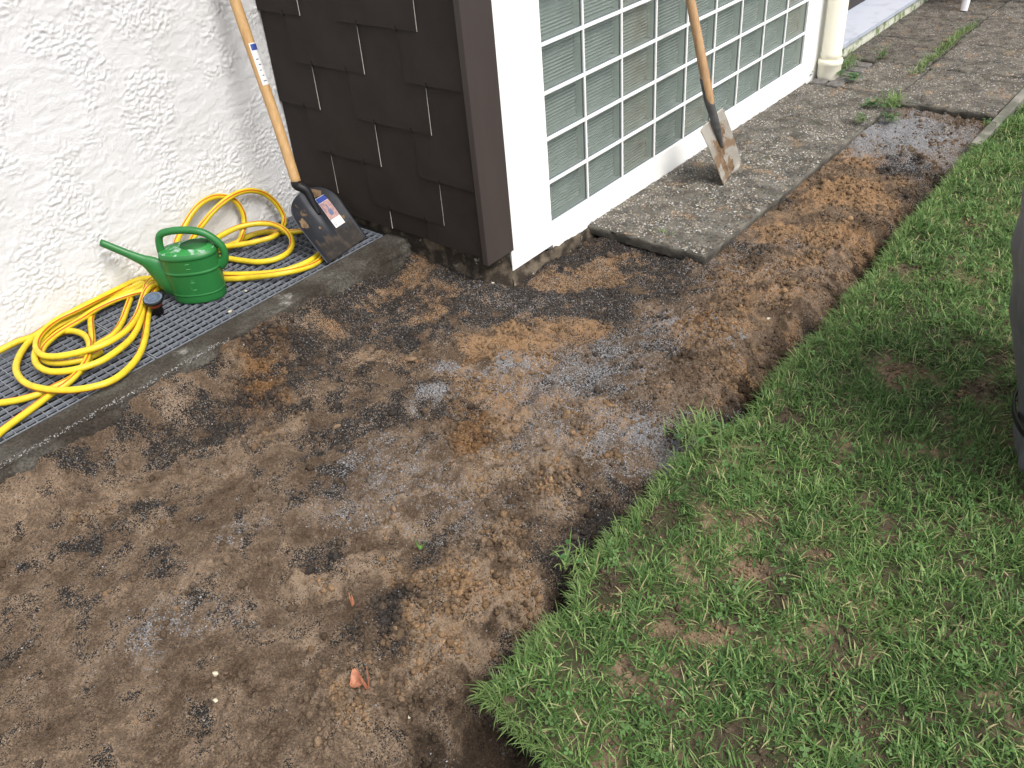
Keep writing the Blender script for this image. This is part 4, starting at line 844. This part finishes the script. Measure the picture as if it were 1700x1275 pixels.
V = np.concatenate(V); Fc = np.array([[i * seg2 + k, i * seg2 + (k + 1) % seg2, (i + 1) * seg2 + (k + 1) % seg2, (i + 1) * seg2 + k] for i in range(59) for k in range(seg2)])
mobj('fabric', fmesh('fabric', V, Fc, smooth=True), m_cover, cv)
g = MB(); P = [(.262 * math.cos(a), .262 * math.sin(a), .125) for a in np.linspace(0, 2 * np.pi, 49)]; tube(g, P, 0, 8, flat=[(.004, .012)] * 49); g.build('strap', m_rubber, cv, smooth=True)

# ---- white chair
L0 = np.array([4.085, -.305]); legs = [L0, L0 + [.36, .27], L0 + [.33, -.36], L0 + [.69, -.09]]; cc = sum(legs) / 4
ch = empty('garden_chair', 'white plastic garden chair standing on the terrace slabs', 'chair', loc=(cc[0], cc[1], ZT - .004))
for k, p in enumerate(legs):
    o_ = p - cc; inn = -o_ / np.linalg.norm(o_); g = MB(); side_ = np.array([-inn[1], inn[0], 0])
    tube(g, [(*o_, 0), (*(o_ + inn * .03), .20), (*(o_ + inn * .06), .42)], 0, 12, flat=[(.024, .016), (.026, .019), (.03, .022)], side=side_); g.build('leg', m_chair, ch)
g = MB(); V = []; n = 13
for i in range(n):
    for j in range(n):
        s, t = i / (n - 1), j / (n - 1); p = (legs[0] * (1 - s) * (1 - t) + legs[1] * s * (1 - t) + legs[2] * (1 - s) * t + legs[3] * s * t - cc) * 1.02; V.append([*p, .43 - .015 * math.sin(math.pi * s) * math.sin(math.pi * t)])
sto = mobj('seat', fmesh('seat', np.array(V), grid_faces(n, n), smooth=True), m_chair, ch); sm = sto.modifiers.new('s', 'SOLIDIFY'); sm.thickness = .012
V = []
for i in range(n):
    for j in range(n):
        s, t = i / (n - 1), j / (n - 1); p = (legs[1] * (1 - s) + legs[3] * s - cc); q = p / np.linalg.norm(p); V.append([*(p + q * (.10 * t + .03 * math.sin(math.pi * s))), .43 + .42 * t])
bko = mobj('backrest', fmesh('backrest', np.array(V), grid_faces(n, n), smooth=True), m_chair, ch); sm = bko.modifiers.new('s', 'SOLIDIFY'); sm.thickness = .012

# ================================================================== SMALL DETAIL
# ---- grit and grains on the soil
def drop(n, x0=-2.5, x1=2.25, y0=-1.25, y1=.42):
    x = rng.uniform(x0, x1, n); y = rng.uniform(y0, y1, n); ok = (y > lawn_edge(x) + .004) | (x < X0L - .03)
    ok &= ~((x > -.34) & (y > -.012)); ok &= ~((x > .24) & (x < 1.785) & (y > -.545)); ok &= ~((x > 1.78) & (y > -.54)) & ~((x > 2.2)); return x[ok], y[ok]
x, y = drop(420000); sa, orr, da, gr, n1, n2, n3 = masks(x, y)
p = .024 + .45 * np.clip(da, 0, 1) * (1 - .7 * sa) + .75 * np.clip(gr, 0, 1); k = rng.random(len(x)) < p * .55; x, y, da, gr = x[k], y[k], da[k], gr[k]; n = len(x)
z = soilz(x, y); sz = rng.uniform(.0011, .0026, n) * rng.choice([1, 1, 1, 1.5], n) * np.where(gr > .5, 1.15, 1)
v, f = scatter(OCT_V, OCT_F, np.stack([x, y, z + sz * .25], 1), np.stack([sz, sz * rng.uniform(.6, 1, n), sz * rng.uniform(.5, .9, n)], 1))
isg = rng.random(n) < np.clip(.12 + .85 * gr - .08 * da, .04, .95); tone = rng.uniform(.6, 1.2, (n, 1))
c = np.where(isg[:, None], np.array([.30, .30, .31]) * tone, np.where((rng.random(n) < np.clip(da + .2, 0, 1))[:, None], np.array([.034, .032, .032]) * tone, np.array([.20, .135, .085]) * tone))
o = mobj('grit', fmesh('grit', v, f, np.repeat(c, 6, 0)), m_grit); props(o, 'loose dark and pale grit scattered over the bare soil', 'grit', kind='stuff')
x, y = drop(300000); sa, orr, da, gr, n1, n2, n3 = masks(x, y); d = y - lawn_edge(x); lump_ = sstep(.0, .5, fbm(x, y, .12, 3, 161) + .25 * n3)
p = .03 + (2.2 * orr + .35 * sa + 1.1 * sstep(.5, .12, d) * (x < 1.7) * (x > -.6) + .45 * sstep(.6, .15, d) + .16) * lump_; k = rng.random(len(x)) < p * .36; x, y, sa, orr, da = x[k], y[k], sa[k], orr[k], da[k]; n = len(x)
sz = rng.gamma(1.4, .0022, n) + .0012; sz = np.minimum(sz, .017); z = soilz(x, y)
v, f = scatter(ICO_V, ICO_F, np.stack([x, y, z + sz * .15], 1), np.stack([sz, sz * rng.uniform(.7, 1, n), sz * rng.uniform(.55, .85, n)], 1))
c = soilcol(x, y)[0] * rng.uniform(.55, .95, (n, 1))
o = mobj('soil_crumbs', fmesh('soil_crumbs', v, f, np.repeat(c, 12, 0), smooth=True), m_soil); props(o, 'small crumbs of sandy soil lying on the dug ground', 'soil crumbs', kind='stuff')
# clods heaped where the soil was thrown up
HEAPS = [(430, 655, 55, 34, 150), (470, 590, 34, 18, 90), (780, 725, 36, 34, 150), (1195, 560, 34, 24, 70), (1190, 625, 75, 36, 170), (915, 805, 45, 20, 80), (760, 985, 85, 34, 170), (655, 1045, 45, 32, 110), (1280, 450, 85, 40, 120), (560, 1180, 45, 70, 130), (870, 570, 70, 16, 60), (1440, 330, 80, 30, 90), (850, 900, 40, 40, 70), (390, 720, 50, 20, 60), (700, 1150, 90, 60, 70), (980, 890, 40, 40, 60)]
cp = []
for (px, py, rx, ry, n_) in HEAPS:
    c0 = at(px, py, z=-.145); a0_ = np.linalg.norm(at(px + rx, py, z=-.145) - c0); b0_ = np.linalg.norm(at(px, py - ry, z=-.145) - c0); g_ = rng.normal(0, .66, (n_ * 4, 2))
    cp.append(c0[:2] + np.outer(g_[:, 0] * a0_, RIGHT) + np.outer(g_[:, 1] * b0_, FWD))
cp = np.concatenate(cp); x, y = cp.T; k = (y > lawn_edge(x) + .01) & (y < .42) & ~((x > .24) & (y > -.55)); x, y = x[k], y[k]; n = len(x); sz = np.minimum(rng.gamma(1.5, .0021, n) + .0014, .0135); z = soilz(x, y)
v, f = scatter(ICO_V, ICO_F, np.stack([x, y, z + sz * .12], 1), np.stack([sz, sz * rng.uniform(.65, 1, n), sz * rng.uniform(.5, .85, n)], 1)); v += .0020 * np.stack([fbm(v[:, 0], v[:, 1] + v[:, 2], .006, 2, 181), fbm(v[:, 1], v[:, 2] + v[:, 0], .006, 2, 183), fbm(v[:, 2], v[:, 0] - v[:, 1], .006, 2, 185)], 1)
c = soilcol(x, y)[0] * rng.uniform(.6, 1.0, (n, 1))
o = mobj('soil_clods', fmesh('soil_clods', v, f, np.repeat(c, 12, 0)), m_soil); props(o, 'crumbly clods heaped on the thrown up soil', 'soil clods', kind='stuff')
# line of white gravel left on the curb
x = rng.uniform(-2.35, -1.2, 520); y = .445 + rng.normal(0, .006, 520) + .006 * fbm(x, x * 0, .2, 2, 71); sz = rng.uniform(.0015, .0034, 520)
v, f = scatter(OCT_V, OCT_F, np.stack([x, y, np.full(520, -.0195) + rng.normal(0, .0015, 520)], 1), np.stack([sz, sz * .8, sz * .7], 1))
o = mobj('curb_gravel', fmesh('curb_gravel', v, f, np.repeat(np.array([[.34, .33, .32]]) * rng.uniform(.35, 1.2, (520, 1)), 6, 0)), m_grit); props(o, 'line of pale grit along the outer edge of the concrete curb', 'grit', kind='stuff')

# ---- single stones, lumps, leaf
def pebble(name, px, py, r, m_, label, cat='stone', group=None, squash=.6, zz=None, el=1.3):
    p = at(px, py, z=-.155 if zz is None else zz)
    if zz is None:
        for _ in range(4): p = at(px, py, z=float(soilz(np.array([p[0]]), np.array([p[1]]))[0]))
    V, Fc = ICO_V.copy(), ICO_F
    Vs = list(V); cache_ = {}; F2 = []
    def midp(a, b):
        k = (min(a, b), max(a, b))
        if k not in cache_: q = (Vs[a] + Vs[b]) / 2; Vs.append(q / np.linalg.norm(q)); cache_[k] = len(Vs) - 1
        return cache_[k]
    for a, b, c in Fc: ab, bc, ca_ = midp(a, b), midp(b, c), midp(c, a); F2 += [[a, ab, ca_], [b, bc, ab], [c, ca_, bc], [ab, bc, ca_]]
    V = np.array(Vs); sd_ = random.uniform(0, 99)
    V = V * (1 + .45 * perlin(V[:, 0] * 1.9 + sd_, V[:, 1] * 1.9 + V[:, 2] * 1.7, 88)[:, None]) * np.array([el, 1, squash]) * r * .66
    o = mobj(name, fmesh(name, V, np.array(F2), smooth=False), m_, loc=(p[0], p[1], p[2] + r * squash * .2)); o.rotation_euler = (0, 0, random.uniform(0, 6)); return props(o, label, cat, group)
pebble('pebble', 357, 1119, .010, m_stonew, 'pale cream stone chip on the brown soil, sharp edged'); pebble('pebble', 358, 1163, .007, m_stonew, 'small pale stone chip below the larger cream one')
pebble('pebble', 683, 597, .019, m_stoneb, 'sandy brown rounded stone in the dark gravel', squash=.5); pebble('pebble', 560, 708, .015, m_stoneb, 'flat brown stone at the edge of the dark gravel', squash=.45)
pebble('pebble', 958, 818, .019, m_stoneb, 'elongated sandy stone above the dark hollow by the lawn', squash=.5, el=1.7); pebble('pebble', 1228, 484, .011, m_stoneb, 'small brown stone below the paving corner')
pebble('pebble', 1275, 530, .011, m_stonew, 'light stone lying in the sandy trench'); pebble('pebble', 1312, 508, .012, m_stoneb, 'brown stone lying in the sandy trench')
pebble('pebble', 1290, 455, .010, m_stoneb, 'little brown stone on the sand below the slab edge'); pebble('pebble', 1122, 652, .010, m_stoneb, 'brown pebble on the mound of sandy soil')
pebble('soil_lump', 668, 1050, .030, m_clod, 'large dark lump of soil in the churned patch', 'soil lump', squash=.6); pebble('soil_lump', 705, 1003, .017, m_clod, 'small dark soil lump above the large one', 'soil lump')
pebble('soil_lump', 612, 1085, .014, m_clod, 'soil lump near the dry leaf', 'soil lump'); pebble('soil_lump', 470, 582, .026, m_clod, 'dark soil lump against the concrete curb', 'soil lump')
pebble('pebble', 818, 470, .008, m_stonew, 'whitish stone chip at the foot of the white pier'); pebble('pebble', 680, 1190, .006, m_stonew, 'tiny white stone chip in the hollow soil near the lawn corner')
pebble('pebble', 382, 517, .011, m_stonew, 'pale stone chip lying on the grating by the can', zz=-.02, squash=.4); pebble('pebble', 408, 483, .007, m_stonew, 'tiny pale chip on the grating right of the can', zz=-.02, squash=.4)
def leaf(name, px, py, L, W, m_, label, cat, tilt=(.5, .2), curl=.5, col=None, rz=0):
    p = at(px, py, z=-.155)
    for _ in range(4): p = at(px, py, z=float(soilz(np.array([p[0]]), np.array([p[1]]))[0]))
    n = 9; V = []
    for i in range(n):
        for j in range(7):
            s = i / (n - 1); t = -1 + j / 3; wd = W * math.sin(math.pi * (s * .92 + .05)) ** .7; V.append([L * (s - .5), t * wd * (1 + .15 * math.sin(7 * s)), curl * W * t * t + .25 * curl * L * (s - .5) ** 2 / L * 4 * .5 + .0015 * math.sin(9 * s + 4 * t)])
    V = np.array(V); o = mobj(name, fmesh(name, V, grid_faces(n, 7), None if col is None else np.tile(col, (len(V), 1)), smooth=True), m_, loc=(p[0], p[1], p[2] + .013)); o.rotation_euler = (tilt[0], tilt[1], rz); return props(o, label, cat)
leaf('dry_leaf', 593, 1138, .046, .014, m_leafdry, 'curled reddish brown dry leaf on the loose soil', 'leaf', (.12, -.08), .12, rz=1.0)
leaf('dry_leaf', 613, 1150, .024, .007, m_leafdry, 'tiny brown leaf scrap beside the curled dry leaf', 'leaf', (.2, .1), .5, rz=2.2)
leaf('dry_leaf', 815, 456, .040, .012, m_leafdry, 'dry red brown leaf under the brown corner trim', 'leaf', (-.6, .1), .8, rz=.4)
leaf('green_leaf', 700, 916, .032, .006, m_weed, 'small green leaf sprig lying on bare soil', 'leaf', (.1, .1), .4, col=(.13, .25, .06), rz=-.75)
leaf('green_leaf', 588, 1012, .010, .004, m_leafdry, 'tiny red leaf fragment on pale soil', 'leaf', (.1, .1), .3, rz=1.6)

# ---- grass
def blades(pos, L, Wd, lean, az, bend, col):
    """7-vertex blades; lean = angle from vertical at base, bend = extra angle to tip"""
    n = len(pos); dx, dy = np.cos(az), np.sin(az); sx, sy = -dy, dx
    V = np.zeros((n, 7, 3)); p = pos.copy(); h = L / 3
    ang = lean
    pts = [p]
    for k in range(3):
        st = np.stack([np.sin(ang) * dx, np.sin(ang) * dy, np.cos(ang)], 1); pts.append(pts[-1] + st * h[:, None]); ang = ang + bend / 2
    side = np.stack([sx, sy, np.zeros(n)], 1) * (Wd / 2)[:, None]
    for k, f in ((0, .8), (1, 1.0), (2, .75)):
        V[:, 2 * k] = pts[k] - side * f; V[:, 2 * k + 1] = pts[k] + side * f
    V[:, 6] = pts[3]; b = (np.arange(n) * 7)[:, None]
    Q = np.concatenate([b + np.array([[0, 1, 3, 2]]), b + np.array([[2, 3, 5, 4]])]); T = b + np.array([[4, 5, 6]])
    shade = np.array([.7, .7, .95, .95, 1.1, 1.1, 1.15]); C = np.repeat(col, 7, 0)
    return V.reshape(-1, 3), Q, T, C
BARE = [(1355, 912, 30, 12, 1), (1215, 1205, 40, 16, 1.1), (1045, 1115, 16, 30, 1), (1010, 980, 40, 26, .9), (1180, 1050, 40, 20, .8), (1110, 1035, 40, 24, .9), (1250, 945, 50, 18, .7), (1100, 850, 36, 22, .9), (1500, 610, 40, 10, 1), (1630, 645, 55, 12, 1.2), (1250, 860, 40, 16, .7), (1290, 990, 36, 16, .7), (1420, 1050, 30, 14, .6), (1370, 1110, 30, 14, .7), (1440, 1190, 24, 16, .7), (1270, 1255, 36, 18, 1), (1310, 690, 40, 14, .6), (1510, 440, 22, 8, .8), (1620, 370, 30, 6, .7), (1600, 560, 40, 10, .5), (890, 1140, 30, 14, .7), (1180, 1140, 30, 20, .5), (1010, 1230, 30, 14, .5), (1660, 590, 30, 10, .8)]
def bare(x, y):
    s = np.zeros_like(x); wx = x + .02 * fbm(x, y, .06, 3, 871); wy = y + .02 * fbm(x, y, .06, 3, 881)
    for (px, py, rx, ry, a) in BARE: s = np.maximum(s, a * blob(wx, wy, px, py, rx * 1.15, ry * 1.25, zz=ZT))
    return s
def in_lawn(x, y): return (y < lawn_edge(x) + .008) & (x > lawn_near(y) + .0)
# visible-lawn density falls off away from the view
Ng = 330000; x = rng.uniform(-1.72, 3.3, Ng); y = rng.uniform(-2.75, -1.0, Ng)
q = np.stack([x, y, np.full(Ng, ZT)], 1) - CC; cz_ = q @ CR[2]; u_ = F * (q @ CR[0]) / cz_; inview = (np.abs(u_) < 960)
clump = fbm(x, y, .09, 3, 801, .6); keep = in_lawn(x, y) & (rng.random(Ng) < np.where(inview, 1.0, .22) * np.clip(.62 + .55 * clump, .12, 1)) & (bare(x, y) < .22 + .35 * rng.random(Ng))
x, y, clump = x[keep], y[keep], clump[keep]; n = len(x); dist = np.hypot(x - CC[0], y - CC[1])
patch_n = fbm(x, y, .30, 3, 811); flow = fbm(x, y, .22, 2, 821) * 3.5
L = rng.uniform(.018, .055, n) * (1 + .35 * np.clip(clump, -.5, .8)); Wd = rng.uniform(.0014, .0038, n) * np.where(dist > 3, 1.25, 1)
lean = np.abs(rng.normal(.85, .40, n)); az = flow + rng.normal(0, 1.9, n); bend = rng.uniform(.1, 1.3, n)
G1, G2, G3, G4 = np.array([.046, .106, .027]), np.array([.104, .192, .050]), np.array([.215, .305, .108]), np.array([.38, .34, .18])
r_ = rng.random(n)[:, None]; t_ = np.clip(.5 + .5 * patch_n + rng.normal(0, .35, n), 0, 1)[:, None]
c = (G1 * (1 - t_) + G2 * t_); c = np.where(r_ > .73, G3, c); c = np.where(r_ > .96, G4, c); c = c * rng.uniform(.8, 1.2, (n, 1))
v1, q1, t1, c1 = blades(np.stack([x, y, lawnz(x, y) - .002], 1), L, Wd, lean, az, bend, c)
# overhanging fringe along the cut edge
m_e = 9000; xe = rng.uniform(-1.66, 2.1, m_e); ye = lawn_edge(xe) + rng.uniform(-.02, .014, m_e); kk = rng.random(m_e) < np.clip(.6 + fbm(xe, xe * 0 + 1, .11, 3, 831), .08, 1); xe, ye = xe[kk], ye[kk]; ne = len(xe)
az = np.where(rng.random(ne) < .65, np.pi / 2 + rng.normal(0, .7, ne), rng.uniform(0, 6.28, ne))
v2, q2, t2, c2 = blades(np.stack([xe, ye, lawnz(xe, ye) - .008], 1), rng.uniform(.025, .06, ne), rng.uniform(.0016, .003, ne), np.abs(rng.normal(.7, .4, ne)), az, rng.uniform(.3, 1.7, ne), (G2 * .9 + rng.random((ne, 1)) * (G3 - G2)) * rng.uniform(.7, 1.15, (ne, 1)))
m2 = 1800; yn = rng.uniform(-2.3, -1.07, m2); xn = lawn_near(yn) + rng.uniform(-.012, .02, m2); az = np.pi + rng.normal(0, .9, m2)
v3, q3, t3, c3 = blades(np.stack([xn, yn, lawnz(xn, yn) - .008], 1), rng.uniform(.025, .055, m2), rng.uniform(.0016, .003, m2), np.abs(rng.normal(.7, .4, m2)), az, rng.uniform(.3, 1.6, m2), (G2 * .9 + rng.random((m2, 1)) * (G3 - G2)) * rng.uniform(.7, 1.15, (m2, 1)))
def merge(parts):
    V, Q, T, C = [], [], [], []; b = 0
    for v, q, t, c in parts: V.append(v); Q.append(q + b); T.append(t + b); C.append(c); b += len(v)
    return np.concatenate(V), [np.concatenate(Q), np.concatenate(T)], np.concatenate(C)
V, Fs, C = merge([(v1, q1, t1, c1), (v2, q2, t2, c2), (v3, q3, t3, c3)])
o = mobj('grass', fmesh('grass', V, Fs, C, smooth=True), m_grass); props(o, 'short green lawn grass with bare patches beside the dug strip', 'grass', kind='stuff')
# clover and small broad leaves
Nc = 10000; x = rng.uniform(-1.72, 3.2, Nc); y = rng.uniform(-2.3, -1.0, Nc); cl = fbm(x, y, .2, 3, 841); k = in_lawn(x, y) & (rng.random(Nc) < np.clip(.22 + .8 * cl, .03, .9)) & (bare(x, y) < .45)
x, y = x[k], y[k]; n = len(x); zc = lawnz(x, y) + rng.uniform(.010, .028, n); a0 = rng.uniform(0, 6.28, n); sz = rng.uniform(.0045, .0085, n)
Vc = []; tl = rng.normal(0, .35, (n, 2))
for q in range(3):
    a = a0 + q * 2.094; dx, dy = np.cos(a), np.sin(a)
    loc = [(0, 0), (.75, .55), (1.25, .3), (1.15, 0), (1.25, -.3), (.75, -.55)]
    for (r, s) in loc:
        ux, uy = (r * dx - s * dy) * sz, (r * dy + s * dx) * sz; Vc.append(np.stack([x + ux, y + uy, zc + ux * tl[:, 0] + uy * tl[:, 1] + .15 * sz * abs(s)], 1))
Vc = np.stack(Vc, 1).reshape(-1, 3); b = (np.arange(n * 3) * 6)[:, None]
Fq = np.concatenate([b + np.array([[0, 3, 2, 1]]), b + np.array([[0, 5, 4, 3]])]); cc_ = np.array([.095, .180, .055]) * rng.uniform(.6, 1.4, (n, 1)); 
o = mobj('clover', fmesh('clover', Vc, Fq, np.repeat(cc_, 18, 0), smooth=True), m_grass); props(o, 'small clover leaves growing through the lawn', 'clover', kind='stuff')
# bits of soil on the bare patches of the lawn
x = rng.uniform(-1.7, 2.0, 60000); y = rng.uniform(-2.2, -1.05, 60000); k = in_lawn(x, y) & (bare(x, y) > .33); x, y = x[k], y[k]; n = len(x); sz = rng.gamma(2, .0010, n) + .0008
v, f = scatter(ICO_V, ICO_F, np.stack([x, y, lawnz(x, y) + .002 + sz * .3], 1), np.stack([sz, sz * .85, sz * .65], 1))
sel = sstep(-.1, .2, fbm(x, y, .25, 2, 861))[:, None]; c = (np.array([.27, .18, .11]) * sel + np.array([.12, .088, .062]) * (1 - sel)) * rng.uniform(.7, 1.15, (n, 1))
o = mobj('lawn_crumbs', fmesh('lawn_crumbs', v, f, np.repeat(c, 12, 0), smooth=True), m_soil); props(o, 'crumbs of spilled soil on the thin patches of lawn', 'soil crumbs', kind='stuff')

# ---- weeds
def tuft(px, py, n, L0_, spread, label, leafy=0, zz=ZT, Y=None, elong=None, group=None, cat='weed'):
    p = at(px, py, z=zz); r = np.random.default_rng(int(px * 7 + py))
    pos = np.zeros((n, 3)); pos[:, :2] = r.normal(0, spread, (n, 2))
    if elong is not None: pos[:, :2] += np.outer(r.uniform(-.5, .5, n), elong)
    c = (G2 * .9 + r.random((n, 1)) * (G3 - G2)) * r.uniform(.75, 1.25, (n, 1))
    v, q, t, cc_ = blades(pos, r.uniform(.5, 1, n) * L0_, r.uniform(.002, .0042, n), np.abs(r.normal(.6, .3, n)), r.uniform(0, 6.28, n), r.uniform(.2, 1.3, n), c)
    Fs = [q, t]
    if leafy:
        b0 = len(v); pl_ = np.zeros((leafy, 3)); pl_[:, :2] = r.normal(0, spread * 1.2, (leafy, 2))
        if elong is not None: pl_[:, :2] += np.outer(r.uniform(-.5, .5, leafy), elong)
        pl_[:, 2] = r.uniform(.008, .035, leafy); tv = np.array([[0, 0, 0], [.5, .5, .12], [1.1, .42, .1], [1.5, 0, -.1], [1.1, -.42, .1], [.5, -.5, .12]]); 
        v2_, f2_ = scatter(tv, np.array([[0, 1, 2, 3], [0, 3, 4, 5]]), pl_, np.tile(r.uniform(.010, .018, (leafy, 1)), (1, 3)), rnd=r, yaw_only=True); v = np.concatenate([v, v2_]); Fs = [np.concatenate([q, f2_ + b0]), t]
        cc_ = np.concatenate([cc_, np.repeat(np.array([[.055, .135, .040]]) * r.uniform(.7, 1.4, (leafy, 1)), 6, 0)])
    o = mobj('weed_tuft', fmesh('weed_tuft', v, Fs, cc_, smooth=True), m_weed, loc=p); return props(o, label, cat, group)
tuft(1480, 172, 160, .085, .022, 'grass tuft at the corner of two slabs above the grit', 10, elong=np.array([.14, .02]))
tuft(1448, 176, 30, .05, .018, 'dark leafy weed spreading over the slab edge', 46)
tuft(1428, 202, 40, .05, .014, 'small weed in the joint at the slab edge', 8)
tuft(1478, 200, 40, .06, .014, 'leafy weed hanging down onto the grit', 22, zz=-.13)
tuft(1405, 108, 90, .08, .025, 'bushy weeds behind the downpipe collar', 40, elong=np.array([.22, .03]))
tuft(1418, 132, 20, .05, .016, 'round leaved weed between the granite setts and slab', 34)
tuft(1392, 126, 24, .05, .012, 'small green weed among the granite setts', 14)
tuft(1340, 126, 0 + 4, .03, .008, 'dark ivy like leaves at the foot of the white pier', 14)
tuft(1462, 95, 26, .13, .012, 'thin tall grass stalks in the slab joint', 10)
tuft(1435, 62, 70, .07, .012, 'grass growing along the door sill base', 6, elong=np.array([.5, .0]))
for k, (px, py, L_) in enumerate([(1525, 118, .05), (1540, 103, .055), (1555, 92, .06), (1568, 82, .07), (1582, 70, .075), (1596, 58, .06), (1612, 46, .05)]):
    tuft(px, py, 70, L_, .012, 'grass tuft in the long joint between the slab rows', 6 if k > 3 else 0, elong=np.array([.16, .0]), group='grass tufts in the terrace joint')
tuft(1105, 395, 40, .05, .010, 'thin grass hanging at the near edge of the broken paving end', 0, zz=-.115, elong=np.array([.0, .06]))
tuft(1640, 208, 26, .045, .012, 'small weed between kerb and grit bed', 8, zz=-.11)
tuft(1330, 100, 8, .04, .006, 'thin stalks against the foot of the white wall', 0)
tuft(1490, 690, 160, .07, .03, 'thick grass tuft leaning over the grit at the turf edge', 6) if False else None
tuft(1160, 722, 220, .085, .035, 'thick grass tuft leaning over the pale grit at the turf edge', 6)
tuft(950, 935, 60, .07, .022, 'loose yellowish grass tuft hanging into the hollow', 4)
